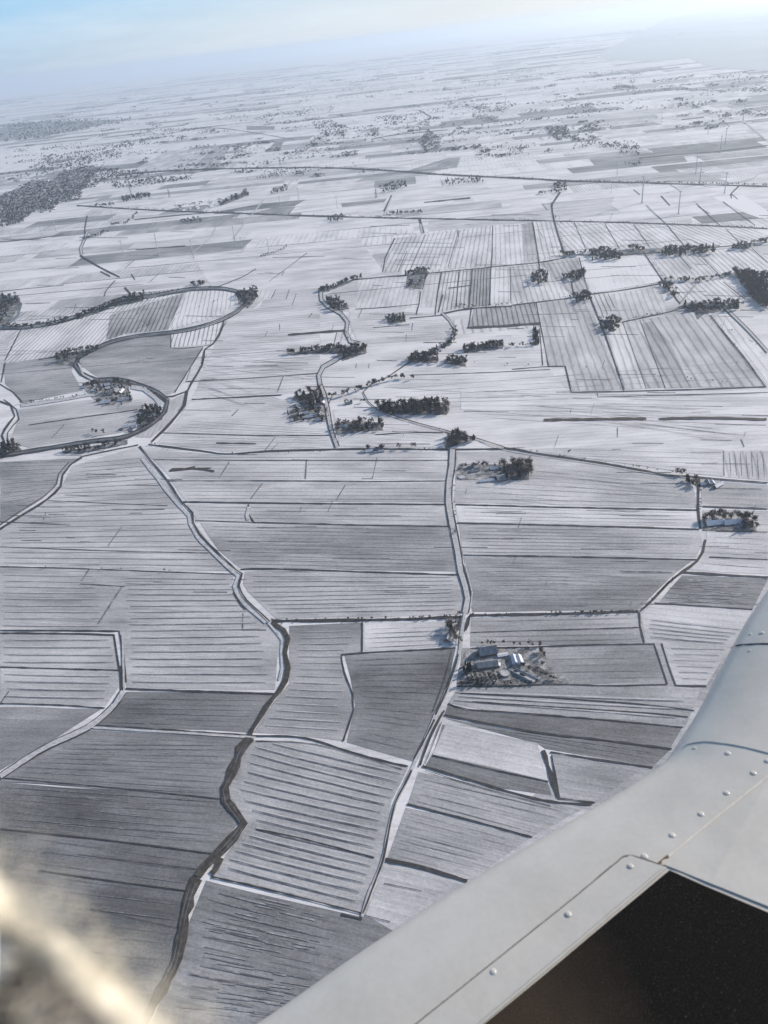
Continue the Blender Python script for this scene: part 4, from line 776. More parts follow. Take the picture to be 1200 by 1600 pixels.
# ------------------------------------------------------------ houses
def roof_data(L, Wd, e, r, ov=0.5, th=0.35):
    x, y = L/2+ov, Wd/2+ov; z0 = e-ov*(r-e)/(Wd/2)
    v = [(-x, -y, z0), (x, -y, z0), (x, 0, r+.1), (-x, 0, r+.1), (-x, y, z0), (x, y, z0)]
    v += [(a, b, c-th) for a, b, c in v]
    f = [(0, 1, 2, 3), (3, 2, 5, 4), (7, 6, 9, 8), (8, 9, 10, 11), (0, 6, 7, 1), (4, 5, 11, 10), (0, 3, 9, 6), (3, 4, 10, 9), (1, 7, 8, 2), (2, 8, 11, 5)]
    return v, f
def wall_data(L, Wd, e, r):
    x, y = L/2, Wd/2
    v = [(-x, -y, 0), (x, -y, 0), (x, y, 0), (-x, y, 0), (-x, -y, e), (x, -y, e), (x, y, e), (-x, y, e), (-x, 0, r-.35), (x, 0, r-.35)]
    f = [(0, 1, 5, 4), (2, 3, 7, 6), (1, 2, 6, 9, 5), (3, 0, 4, 8, 7), (3, 2, 1, 0)]
    return v, f
def box(v, f, cx, cy, cz, sx, sy, sz):
    b = len(v)
    v += [(cx+a*sx/2, cy+b_*sy/2, cz+c*sz/2) for c in (-1, 1) for (a, b_) in ((-1, -1), (1, -1), (1, 1), (-1, 1))]
    f += [tuple(b+i for i in q) for q in ((3, 2, 1, 0), (4, 5, 6, 7), (0, 1, 5, 4), (1, 2, 6, 5), (2, 3, 7, 6), (3, 0, 4, 7))]
_hc = {}
def small_house(px, py, L, Wd, e, rot, label, group, roof=0, cat='house', name='house'):
    key = (round(L), round(Wd), round(e), roof)
    if key not in _hc:
        wv, wf = wall_data(L, Wd, e, e+Wd*.42); rv, rf = roof_data(L, Wd, e, e+Wd*.42); k = len(wv)
        v = wv+rv; f = wf+[tuple(i+k for i in q) for q in rf]
        cv, cf = [], []; box(cv, cf, L*.3, 0, e+Wd*.42+.5, .9, .9, 1.8); k2 = len(v); v = v+cv; f = f+[tuple(i+k2 for i in q) for q in cf]
        me = bpy.data.meshes.new(name); me.from_pydata(v, [], f)
        for m in (M_BRICK, (M_SNOWROOF, M_THINROOF, M_DARKROOF)[roof]): me.materials.append(m)
        me.polygons.foreach_set('material_index', [0]*len(wf)+[1]*len(rf)+[0]*len(cf)); _hc[key] = me
    o = bpy.data.objects.new(name, _hc[key]); COL.objects.link(o); o.location = G(px, py); o.rotation_euler = (0, 0, math.radians(rot))
    tag(o, label, cat, group); return o
ORD = ['leftmost', 'second from left', 'third from left', 'fourth from left', 'fifth from left', 'sixth from left', 'seventh from left', 'eighth from left', 'ninth from left', 'tenth from left', 'eleventh from left', 'twelfth from left',
       'thirteenth from left', 'fourteenth from left', 'fifteenth from left', 'sixteenth from left', 'seventeenth from left', 'eighteenth from left', 'nineteenth from left', 'twentieth from left']
ORD += [a+' from left' for a in ('twenty-first', 'twenty-second', 'twenty-third', 'twenty-fourth', 'twenty-fifth', 'twenty-sixth', 'twenty-seventh', 'twenty-eighth', 'twenty-ninth', 'thirtieth', 'thirty-first', 'thirty-second', 'thirty-third', 'thirty-fourth', 'thirty-fifth', 'thirty-sixth', 'thirty-seventh', 'thirty-eighth', 'thirty-ninth', 'fortieth')]
def hamlet(items, where, group):
    items = sorted(items)
    for i, it in enumerate(items):
        x, y, L, Wd, rot, roof = it
        small_house(x, y, L, Wd, 3.0 if L < 20 else 3.6, rot, '%s %s %s' % (('snow-roofed house', 'grey-roofed house', 'dark-roofed house')[roof]+',', ORD[i], where), group, roof)
hamlet([(134, 601, 16, 9, 40, 2), (147, 599, 22, 10, 10, 2), (148, 611, 18, 9, 10, 0), (166, 603, 26, 12, 10, 0), (173, 607, 18, 10, 20, 0), (170, 617, 24, 12, 10, 1), (182, 612, 24, 12, 80, 1), (190, 613, 26, 10, 80, 0), (165, 630, 30, 12, 8, 0), (155, 627, 14, 9, 8, 2), (179, 626, 18, 9, 8, 2), (188, 627, 14, 8, 0, 0), (203, 624, 16, 9, 5, 0), (130, 607, 10, 7, 0, 0), (158, 617, 16, 9, 20, 1)], 'in the village at the river bend', 'houses in the village at the river bend')
hamlet([(197, 668, 18, 9, 10, 0), (208, 668, 14, 8, 60, 0), (204, 674, 12, 7, 10, 1), (190, 672, 10, 7, 0, 1)], 'beside the river loop', 'houses beside the river loop')
hamlet([(463, 643, 16, 9, 30, 1), (474, 648, 22, 10, 20, 0), (487, 652, 26, 11, 5, 0), (500, 648, 18, 9, 80, 1), (482, 640, 18, 9, 25, 2), (494, 637, 20, 10, 5, 1), (498, 657, 18, 8, 0, 0), (458, 652, 14, 8, 20, 2), (505, 630, 14, 8, 80, 0)], 'on the left of the village street', 'houses on the left of the village street')
hamlet([(534, 667, 18, 9, 5, 0), (550, 668, 16, 8, 0, 1), (566, 667, 22, 10, 5, 0), (582, 668, 14, 8, 10, 1), (545, 631, 18, 9, 10, 1)], 'in the grove right of the village road', 'houses in the grove right of the village road')
hamlet([(577, 706, 16, 9, 10, 0), (588, 703, 14, 8, 0, 1), (596, 706, 12, 7, 0, 0)], 'on the ditch road below the village', 'houses on the ditch road below the village')
hamlet([(1106, 756, 16, 10, 80, 1), (1113, 756, 14, 9, 85, 0), (1122, 760, 22, 9, 30, 0), (1098, 758, 10, 7, 0, 0)], 'at the crossroads by the slanting road', 'houses at the crossroads by the slanting road')
hamlet([(1117, 819, 34, 13, 2, 0), (1144, 818, 32, 13, 0, 0), (1160, 822, 14, 9, 0, 1), (1106, 815, 10, 8, 0, 0)], 'inside the tree-framed yard at the right edge', 'buildings of the walled farm')
hamlet([(948, 510, 26, 12, 5, 0), (957, 511, 18, 9, 80, 0), (945, 503, 16, 9, 0, 1)], 'inside the round copse in the striped parcels', 'houses inside the round copse')
hamlet([(1075, 480, 34, 12, 5, 1), (1092, 477, 20, 9, 0, 0), (1110, 480, 40, 14, 5, 1), (1125, 478, 20, 10, 0, 0), (1042, 455, 16, 9, 0, 0), (1050, 443, 18, 9, 0, 0), (1065, 441, 18, 9, 0, 0)], 'along the tree-lined lane near the right edge', 'houses along the tree-lined lane at right')
hamlet([(895, 402, 22, 10, 0, 0), (908, 398, 18, 9, 0, 0), (925, 398, 16, 9, 0, 1), (940, 397, 20, 10, 0, 0), (960, 400, 20, 9, 0, 1), (1020, 393, 18, 9, 0, 0), (1050, 392, 26, 10, 0, 0), (1085, 392, 20, 9, 0, 1), (1150, 388, 26, 11, 0, 0), (1143, 392, 22, 10, 0, 0), (1163, 388, 20, 9, 0, 0), (1184, 383, 24, 10, 0, 0)], 'in the long street village upper right', 'houses of the long street village upper right')
hamlet([(125, 495, 18, 9, 10, 1), (150, 488, 16, 8, 10, 1), (175, 482, 20, 9, 10, 0), (196, 474, 18, 9, 10, 1), (213, 472, 16, 8, 10, 1), (60, 505, 18, 9, 0, 1), (40, 508, 18, 9, 0, 1), (80, 506, 16, 9, 0, 0), (100, 502, 16, 9, 0, 1), (5, 480, 30, 12, 0, 0), (12, 470, 18, 9, 0, 1)], 'strung along the upper river arm', 'houses strung along the upper river arm')
hamlet([(528, 476, 18, 9, 5, 1), (520, 480, 16, 8, 5, 0), (545, 546, 18, 9, 5, 1), (557, 548, 16, 8, 5, 0), (708, 530, 18, 9, 30, 0), (700, 540, 16, 8, 30, 1), (738, 546, 18, 9, 0, 1), (660, 562, 16, 8, 0, 1), (712, 567, 16, 8, 0, 1), (648, 440, 16, 8, 0, 0)], 'dotted among the copses in the middle', 'houses dotted among the middle copses')
rr = random.Random(3); tw = []
while len(tw) < 120:
    x, y = rr.uniform(0, 165), rr.uniform(262, 350)
    if in_poly(x, y, [(0, 345), (0, 300), (50, 280), (110, 260), (160, 268), (150, 285), (122, 315), (60, 338), (0, 352)]): tw.append((x, y))
for i, (x, y) in enumerate(tw):
    small_house(x, y, rr.choice([16, 22, 30]), rr.choice([9, 11]), 4.0, rr.uniform(-20, 90), 'tiny roof among dark trees in the far town at the left edge', 'roofs of the far town at the left edge', rr.choice([0, 0, 1, 1, 2]))
for i in range(36):
    x = rr.uniform(275, 345); y = 326-(x-275)*.12+rr.uniform(-7, 5)
    small_house(x, y, rr.choice([14, 18, 26]), rr.choice([9, 11]), 3.0, rr.uniform(-10, 90), 'tiny snow-roofed house in the bright new estate beyond the turbines', 'houses of the bright estate beyond the turbines', rr.choice([0, 0, 1]))
# ------------------------------------------------------------ the big farm on the main road
def part(name, v, f, mat, parent): return mesh(name, v, f, mat, parent)
def farm_building(name, px, py, L, Wd, e, rise, rot, label, roofmat, wallmat, doors=1, windows=4, chimney=False, cat='barn'):
    o = empty(name, G(px, py, .1), math.radians(rot)); tag(o, label, cat)
    part('wall', *wall_data(L, Wd, e, e+rise), wallmat, o); rf = part('roof', *roof_data(L, Wd, e, e+rise, .6), roofmat, o)
    for k in range(doors):
        s_ = 1 if k % 2 == 0 else -1; v, f = [], []; box(v, f, s_*(L/2+.06), 0, min(e, 4)*.45+.02, .15, min(Wd*.35, 5), min(e, 4)*.9); part('door', v, f, M_DOOR, o)
    for side in (-1, 1):
        for k in range(windows):
            xx = -L/2+L*(k+.5)/windows; v, f = [], []; box(v, f, xx, side*(Wd/2+.05), e*.55, 1.4, .14, 1.1); wo = part('window', v, f, M_PALEWALL, o)
            v, f = [], []; box(v, f, xx, side*(Wd/2+.13), e*.55, 1.15, .05, .85); part('pane', v, f, M_GLASS, wo)
    if chimney:
        v, f = [], []; box(v, f, L*.25, 0, e+rise+.5, 1.0, 1.0, 2.2); part('chimney', v, f, M_BRICK, rf)
    return o
farm_building('barn', 762, 1020, 27, 17, 5, 8, 4, 'tall steep-roofed grey barn at the back of the big farm', M_THINROOF, M_BRICK, 1, 5)
farm_building('barn', 761, 1040, 31, 14, 4, 4.5, 1, 'long low grey barn in front of the steep barn', M_THINROOF, M_BRICK, 2, 6)
farm_building('shed', 785.5, 1025, 15, 6, 3, .9, 3, 'small bright white-roofed shed right of the steep barn', M_SNOWROOF, M_PALEWALL, 1, 2, cat='shed')
farm_building('farm_shed', 803.5, 1033, 17, 9, 4, 3.0, 92, 'left of the two bright roofs of the twin barn', M_SNOWROOF, M_PALEWALL, 1, 3)
farm_building('farm_shed', 812, 1033, 17, 8, 4, 3.0, 92, 'right of the two bright roofs of the twin barn', M_SNOWROOF, M_PALEWALL, 1, 3)
farm_building('lean_to', 798, 1032, 16, 5, 3, 1.2, 92, 'narrow blue-grey shed against the twin barn', M_THINROOF, M_PALEWALL, 1, 2, cat='shed')
farm_building('garden_shed', 732, 1046, 6, 4.5, 2.4, 1.4, 5, 'little snow-roofed shed beside the evergreens', M_SNOWROOF, M_BRICK, 1, 1, cat='shed')
farm_building('farmhouse', 700, 998, 15, 9, 3, 4.5, 70, 'thinly snowed roadside cottage left of the main road', M_THINROOF, M_BRICK, 1, 3, True, cat='house')
farm_building('shed', 708, 1004, 10, 5, 2.6, 1.6, 75, 'little white-roofed shed right of the roadside cottage', M_SNOWROOF, M_PALEWALL, 1, 2, cat='shed')
farm_building('shed', 779, 1040, 6, 5, 2.6, 1.2, 80, 'tiny shed at the gable end of the long low barn', M_SNOWROOF, M_PALEWALL, 1, 1, cat='shed')
farm_building('barn', 761, 752, 30, 7, 3, 2, 1, 'long narrow snow-roofed barn on the pond farm ditch side', M_SNOWROOF, M_PALEWALL, 1, 5)
farm_building('barn', 784, 748, 22, 22, 4, 4, 8, 'broad grey-roofed barn of the pond farm beside the grove', M_THINROOF, M_BRICK, 2, 4)
farm_building('farmhouse', 772, 733, 18, 10, 3, 4, 3, 'farmhouse at the back of the pond farm yard', M_SNOWROOF, M_BRICK, 1, 4, True, cat='house')
farm_building('shed', 742, 737, 18, 7, 3, 2, 2, 'grey shed in the middle of the pond farm yard', M_THINROOF, M_PALEWALL, 1, 3, cat='shed')
farm_building('shed', 735, 731, 14, 7, 3, 2, 2, 'hindmost shed at the back left of the pond farm', M_THINROOF, M_BRICK, 1, 2, cat='shed')
def ring_tank(px, py, r, h, label, fill):
    o = empty('slurry_tank', G(px, py, .1)); tag(o, label, 'tank'); n = 40; v, f = [], []
    for (rr_, z) in ((r, 0), (r, h), (r-.35, h), (r-.35, h-.8)):
        v += [(rr_*math.cos(6.2832*k/n), rr_*math.sin(6.2832*k/n), z) for k in range(n)]
    for q in range(3): f += [(q*n+k, q*n+(k+1) % n, (q+1)*n+(k+1) % n, (q+1)*n+k) for k in range(n)]
    part('wall', v, f, M_CONC, o)
    part('lid', [(r*.96*math.cos(6.2832*k/n), r*.96*math.sin(6.2832*k/n), h-.7) for k in range(n)], [tuple(range(n))], fill, o)
ring_tank(789.5, 1053, 7.6, 3.0, 'round slurry tank with snow inside beside the silage slab', M_ROAD)
ring_tank(722, 746, 8.5, 2.2, 'round dark-rimmed tank at the left of the pond farm', M_ROAD)
# silage slab with its low walls and a dark heap
o = empty('silage_clamp', G(818, 1052, .1)); tag(o, 'long white silage slab running down from the round tank', 'silage clamp'); c0 = G(818, 1052, .1)
P = [G(*p, 1.9)-c0 for p in ((797, 1048), (806, 1045), (841, 1062), (832, 1066))]
v = [tuple(p) for p in P]+[(p.x, p.y, -.3) for p in P]; part('slab', v, [(0, 1, 2, 3), (7, 6, 5, 4), (0, 4, 5, 1), (1, 5, 6, 2), (2, 6, 7, 3), (3, 7, 4, 0)], M_BERM, o)
for a, b in ((P[1], P[2]), (P[3], P[0])):
    d = (b-a); L = d.length; d /= L; n_ = Vector((-d.y, d.x, 0))*.25; q = [a-n_, a+n_, b+n_, b-n_]
    v = [(p.x, p.y, 1.85) for p in q]+[(p.x, p.y, 3.4) for p in q]; part('side_wall', v, [(3, 2, 1, 0), (4, 5, 6, 7), (0, 1, 5, 4), (1, 2, 6, 5), (2, 3, 7, 6), (3, 0, 4, 7)], M_CONC, o)
def heap(px, py, rx, ry, h, label, name='silage_heap', mat=None):
    v, f = [], []; n = 20
    for j in range(5):
        k = j/5; v += [(rx*math.cos(6.2832*i/n)*(1-k*k*.9), ry*math.sin(6.2832*i/n)*(1-k*k*.9), h*math.sin(k*1.5)) for i in range(n)]
    for j in range(4): f += [(j*n+i, j*n+(i+1) % n, (j+1)*n+(i+1) % n, (j+1)*n+i) for i in range(n)]
    f.append(tuple(4*n+i for i in range(n))); hp = mesh(name, v, f, mat or M_DITCH); hp.location = G(px, py, 2.02); hp.rotation_euler = (0, 0, math.radians(-35)); tag(hp, label, 'heap')
heap(817, 1054, 5, 2.2, 1.6, 'oval dark silage heap lying in the middle of the slab'); heap(806, 1048, 3.5, 2, 1.2, 'smaller dark silage heap at the upper end of the slab')
# farm track poles: hay bales by the barn
for i, (x, y) in enumerate([(741, 1033), (745, 1034)]):
    v, f = [], []; n = 14
    for xx in (-.6, .6): v += [(xx, .7*math.cos(6.2832*k/n), .7+.7*math.sin(6.2832*k/n)) for k in range(n)]
    f = [(k, (k+1) % n, n+(k+1) % n, n+k) for k in range(n)]+[tuple(range(n-1, -1, -1)), tuple(range(n, 2*n))]
# ------------------------------------------------------------ wind turbines
def turbine_meshes():
    out = {}; v, f, mi = [], [], []
    tube(v, f, mi, [Vector((0, 0, 0)), Vector((0, 0, 30)), Vector((0, 0, 60)), Vector((0, 0, 80))], [2.3, 1.95, 1.6, 1.3], 14); me = bpy.data.meshes.new('tower'); me.from_pydata(v, [], f); me.materials.append(M_TOWER); out['tower'] = me
    v, f = [], []; box(v, f, 0, 1.5, 81.6, 3.4, 9.5, 3.4); bm = bmesh.new(); tmp = bpy.data.meshes.new('nacelle'); tmp.from_pydata(v, [], f); bm.from_mesh(tmp); bmesh.ops.bevel(bm, geom=bm.edges[:], offset=.7, segments=2, affect='EDGES'); bm.to_mesh(tmp); bm.free(); tmp.materials.append(M_TOWER); out['nacelle'] = tmp
    bm = bmesh.new(); bmesh.ops.create_uvsphere(bm, u_segments=12, v_segments=8, radius=1.9, matrix=Matrix.Translation((0, -3.8, 81.6))); tmp = bpy.data.meshes.new('hub'); bm.to_mesh(tmp); bm.free(); tmp.materials.append(M_TOWER); out['hub'] = tmp
    v, f = [], []; st = [(0, .9, .9), (3, 1.9, .7), (10, 1.6, .4), (22, 1.0, .22), (33, .35, .1)]
    for z, c, th in st:
        b = len(v); v += [(-c*.35, -th*.3, z), (0, -th*.5, z), (c*.65, 0, z), (0, th*.5, z)]
        if b: f += [(b-4+k, b-4+(k+1) % 4, b+(k+1) % 4, b+k) for k in range(4)]
    f.append((len(v)-4, len(v)-3, len(v)-2, len(v)-1)); me = bpy.data.meshes.new('blade'); me.from_pydata(v, [], f); me.materials.append(M_TOWER); out['blade'] = me
    v, f, mi = [], [], []; tube(v, f, mi, [Vector((0, 0, -.5)), Vector((0, 0, .6)), Vector((0, 0, .61))], [7, 5, .1], 18); me = bpy.data.meshes.new('foundation'); me.from_pydata(v, [], f); me.materials.append(M_CONC); out['foundation'] = me
    return out
TM = turbine_meshes()
def turbine(px, py, hpx, label, group):
    p = G(px, py); L = p.length
    base = Vector(W2P(p)); u = Vector(W2P(p+Vector((0, 0, 80)))); s_ = max(.5, min(1.5, hpx/max(1, (u-base).length)))
    o = empty('wind_turbine', p, math.radians(random.uniform(40, 75))); o.scale = (s_,)*3; tag(o, label, 'wind turbine', group)
    for nm in ('foundation', 'tower', 'nacelle', 'hub'):
        c = bpy.data.objects.new(nm, TM[nm]); COL.objects.link(c); c.parent = o
    a0 = random.uniform(0, 2.1)
    for k in range(3):
        c = bpy.data.objects.new('blade', TM['blade']); COL.objects.link(c); c.parent = o; c.location = (0, -3.9, 81.6); c.rotation_euler = (0, a0+k*2.0944, 0)
rt = sorted([(1106, 210, 22), (1133, 225, 24), (1125, 239, 26), (1161, 189, 25), (1087, 272, 27), (1093, 288, 33), (1003, 317, 40), (1132, 302, 31), (1060, 334, 34), (1049, 168, 14), (1033, 192, 17), (1142, 177, 12), (1092, 172, 10), (985, 125, 14), (790, 165, 18), (964, 274, 18), (955, 301, 13)])
for i, (x, y, h) in enumerate(rt): turbine(x, y, h, 'wind turbine, %s of the turbines on the right half' % ORD[i], 'wind turbines on the right half of the plain')
lt = sorted([(249, 400, 27), (244, 377, 26), (193, 397, 21), (303, 403, 28), (367, 376, 22), (379, 392, 21), (421, 397, 22), (276, 330, 14), (439, 328, 21), (467, 312, 18), (18, 375, 14), (67, 372, 18), (88, 362, 17), (155, 342, 11), (177, 345, 16), (380, 350, 15), (527, 325, 17), (329, 327, 15), (322, 290, 12)])
for i, (x, y, h) in enumerate(lt): turbine(x, y, h, 'wind turbine, %s of the turbines on the left half' % ORD[i], 'wind turbines on the left half of the plain')
# lattice pylons
def pylon_mesh():
    v, f, mi = [], [], []; hh = 45
    def bar(a, b, r=.32): tube(v, f, mi, [Vector(a), Vector(b)], [r, r], 4)
    lv = [(0, 5), (15, 3.2), (28, 1.8), (45, .6)]
    for (z0, w0), (z1, w1) in zip(lv, lv[1:]):
        for sx, sy in ((1, 1), (1, -1), (-1, 1), (-1, -1)): bar((sx*w0, sy*w0, z0), (sx*w1, sy*w1, z1), .45)
        for s_ in (1, -1):
            bar((-w0, s_*w0, z0), (w1, s_*w1, z1)); bar((w0, s_*w0, z0), (-w1, s_*w1, z1)); bar((s_*w0, -w0, z0), (s_*w1, w1, z1)); bar((s_*w0, w0, z0), (s_*w1, -w1, z1))
    for z, w_ in ((28, 11), (37, 8)):
        for s_ in (1, -1): bar((0, 0, z+2.5), (s_*w_, 0, z)); bar((0, 0, z), (s_*w_, 0, z), .4)
    me = bpy.data.meshes.new('power_pylon'); me.from_pydata(v, [], f); me.materials.append(M_STEEL); return me
PM = pylon_mesh()
for i, (x, y) in enumerate(sorted([(265, 308), (637, 200), (588, 310), (463, 243), (438, 258), (205, 305), (700, 160), (330, 262)])):
    o = bpy.data.objects.new('power_pylon', PM); COL.objects.link(o); o.location = G(x, y); o.rotation_euler = (0, 0, .4); o.scale = (1.2,)*3
    tag(o, 'lattice power pylon, %s of the pylons on the far plain' % ORD[i], 'pylon', 'lattice power pylons')
# ------------------------------------------------------------ the aircraft's own wing, about a metre from the lens
def plane_pt(x, y, z):
    d = ray(x, y); t_ = z/d.z; return Vector((d.x*t_, d.y*t_, z))
ZT = -0.78; NR = 0.17; NH = 0.055                      # top of the wing below the lens; nose length and half thickness
edge_px = [(170, 1730), (385, 1603), (560, 1483), (735, 1370), (880, 1284), (960, 1238), (1015, 1203), (1042, 1181), (1062, 1152), (1090, 1108), (1125, 1042), (1160, 978), (1200, 917), (1290, 790)]
E = [plane_pt(x, y, ZT-NH*.8) for x, y in edge_px]
# resample smoothly
def cat3(P, n):
    o = []
    for i in range(len(P)-1):
        p0, p1, p2, p3 = P[max(i-1, 0)], P[i], P[i+1], P[min(i+2, len(P)-1)]
        for k in range(n):
            t_ = k/n; o.append(0.5*((2*p1)+(p2-p0)*t_+(2*p0-5*p1+4*p2-p3)*t_*t_+(3*p1-p0-3*p2+p3)*t_**3))
    o.append(P[-1].copy()); return o
E = cat3(E, 8); n = len(E); Nn = []
for i in range(n):
    d = E[min(i+3, n-1)]-E[max(i-3, 0)]; d.z = 0; d.normalize(); Nn.append(Vector((d.y, -d.x, 0)))      # inward = to the right of travel
for _ in range(10): Nn = [Nn[0]]+[((Nn[i-1]+Nn[i]*2+Nn[i+1])/4).normalized() for i in range(1, n-1)]+[Nn[-1]]
prof = []                                                 # (inset from the edge, height below top)
for k in range(17):
    th = math.radians(-80+170*k/16); prof.append((NR*(1-math.cos(th)) if th < 0 else NR*(1-math.cos(th)), -NH*(1-math.sin(th))))
prof = [(a, b) for a, b in prof]
for k in range(1, 22): prof.append((NR+k*.06, -0.0008*k*k*.2))
v, f = [], []; m = len(prof)
for i in range(n):
    for a, b in prof:
        p = E[i]+Nn[i]*a; v.append(Vector((p.x, p.y, ZT+b)))
for i in range(n-1):
    for j in range(m-1): f.append((i*m+j, i*m+j+1, (i+1)*m+j+1, (i+1)*m+j))
base = plane_pt(900, 1500, ZT); base.z = ZT
wing = empty('aircraft_wing', base); tag(wing, 'glossy white riveted aircraft wing with a black walkway at the lower right', 'aircraft wing')
t = NT('white_wing_paint'); g = t.n('ShaderNodeTexCoord').outputs['Object']
gm = t.math('ADD', t.math('MULTIPLY', t.noise(g, 7, 6, .7), .75), t.math('MULTIPLY', t.noise(g, 150, 3, .6), .25))
t.l(t.ramp(gm, [(0.2, (0.30, 0.27, 0.22)), (0.33, (0.58, 0.55, 0.49)), (0.6, (0.68, 0.65, 0.59))]), t.b.inputs['Base Color'])
t.b.inputs['Roughness'].default_value = 0.32; t.b.inputs['Coat Weight'].default_value = 0.25; t.b.inputs['Coat Roughness'].default_value = 0.12
bp = t.n('ShaderNodeBump'); bp.inputs['Strength'].default_value = 0.22; bp.inputs['Distance'].default_value = 0.006
t.l(t.math('ADD', t.noise(g, 9, 2), t.math('MULTIPLY', t.noise(g, 160, 2), .04)), bp.inputs['Height']); t.l(bp.outputs[0], t.b.inputs['Normal']); M_WING = t.m
skin = mesh('leading_edge_skin', [q-base for q in v], f, M_WING, wing, True)
bv = BVHTree.FromPolygons([tuple(q) for q in v], f)
def onw(x, y, lift=0.0):
    d = ray(x, y).normalized(); h, nn, _, _ = bv.ray_cast(Vector((0, 0, 0)), d)
    if h is None: h = plane_pt(x, y, ZT); nn = Vector((0, 0, 1))
    if nn.z < 0: nn = -nn
    return h+nn*lift, nn
def seam(pts, wpx, lift, mat, name, label=None):
    sp = smooth_px(pts, 6.0, wpx); v, f = [], []; n = len(sp)
    for i, (x, y, ww) in enumerate(sp):
        a, c = sp[max(i-1, 0)], sp[min(i+1, n-1)]; dx, dy = c[0]-a[0], c[1]-a[1]; L = math.hypot(dx, dy) or 1; nx, ny = -dy/L*ww/2, dx/L*ww/2; jt = random.uniform(.8, 1.2)
        for s_ in (-1, 1):
            v.append(onw(x+nx*s_*jt, y+ny*s_*jt, lift*.1)[0]-base); 
        p, nn = onw(x, y, lift); v.append(p-base)
    for i in range(n-1):
        b = 3*i; f += [(b, b+2, b+5, b+3), (b+2, b+1, b+4, b+5)]
    o = mesh(name, v, f, mat, wing, True)
    if label: o['label'] = label
    return o
M_SEAL = simple('cream_sealant', (0.72, 0.68, 0.60), 0.6, 0.12, 60.0); M_GAP = simple('panel_gap', (0.035, 0.03, 0.03), 0.7, 0.2, 30.0)
M_RUST = simple('brown_stain', (0.16, 0.09, 0.05), 0.8, 0.3, 90.0)
seam([(1141, 1013), (1150, 1009), (1165, 1007), (1200, 1006), (1240, 1010)], 2.2, .0012, M_GAP, 'seam', 'dark curved panel seam')
seam([(1072, 1164), (1100, 1159), (1150, 1165), (1200, 1177), (1240, 1189)], 2.0, .0012, M_SEAL, 'seam')
seam([(1240, 1176), (1200, 1212), (1150, 1252), (1100, 1292), (1060, 1325), (1030, 1350)], 4.2, .0014, M_SEAL, 'seam', 'cream sealed diagonal panel seam')
seam([(1044, 1338), (1036, 1344), (1028, 1351)], 5, .002, M_RUST, 'stain')
def plate(pts, th, name, mat, lift=.0005, bev=.0012, label=None):
    bm = bmesh.new(); top = []
    P = [onw(x, y, lift)[0] for x, y in pts]
    vs = [bm.verts.new(p-base) for p in P]; fc = bm.faces.new(vs)
    r_ = bmesh.ops.extrude_face_region(bm, geom=[fc]); up = [e for e in r_['geom'] if isinstance(e, bmesh.types.BMVert)]
    for q in up: q.co.z += th
    bmesh.ops.recalc_face_normals(bm, faces=bm.faces)
    if bev:
        ed = [e for e in bm.edges if all(w_ in up for w_ in e.verts)]; bmesh.ops.bevel(bm, geom=ed, offset=bev, segments=3, affect='EDGES')
    me = bpy.data.meshes.new(name); bm.to_mesh(me); bm.free(); me.materials.append(mat); o = bpy.data.objects.new(name, me); COL.objects.link(o); o.parent = wing
    if label: o['label'] = label
    return o
t = NT('gritty_walkway'); g = t.n('ShaderNodeTexCoord').outputs['Object']
gr = t.noise(g, 620, 3, .8); t.l(t.ramp(gr, [(0.45, (0.009, 0.009, 0.008)), (0.63, (0.018, 0.017, 0.016)), (0.78, (0.17, 0.17, 0.16))]), t.b.inputs['Base Color'])
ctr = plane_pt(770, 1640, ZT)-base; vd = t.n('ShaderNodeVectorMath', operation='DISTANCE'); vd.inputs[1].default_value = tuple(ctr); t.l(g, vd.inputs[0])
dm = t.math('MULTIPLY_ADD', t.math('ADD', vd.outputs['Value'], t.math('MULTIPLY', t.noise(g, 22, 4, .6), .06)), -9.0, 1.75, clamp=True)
mm = t.n('ShaderNodeMix', data_type='RGBA'); t.l(dm, mm.inputs[0]); src = t.b.inputs['Base Color'].links[0].from_socket; t.l(src, mm.inputs[6]); mm.inputs[7].default_value = (0.062, 0.046, 0.034, 1); t.l(mm.outputs[2], t.b.inputs['Base Color'])  # brown sunlight reflection painted into the pad's lower left
t.b.inputs['Roughness'].default_value = 0.9; t.b.inputs['Specular IOR Level'].default_value = 0.08; bp = t.n('ShaderNodeBump'); bp.inputs['Strength'].default_value = 0.9; bp.inputs['Distance'].default_value = 0.0015; t.l(gr, bp.inputs['Height']); t.l(bp.outputs[0], t.b.inputs['Normal'])
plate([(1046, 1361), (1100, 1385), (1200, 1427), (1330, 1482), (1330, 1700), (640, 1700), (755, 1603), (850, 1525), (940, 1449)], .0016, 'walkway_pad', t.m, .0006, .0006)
plate([(984, 1338), (1042, 1357), (900, 1478), (755, 1600), (640, 1696), (540, 1690), (650, 1603), (800, 1483), (900, 1403), (960, 1353)], .0035, 'edge_strip', M_WING, .0004, .0022)
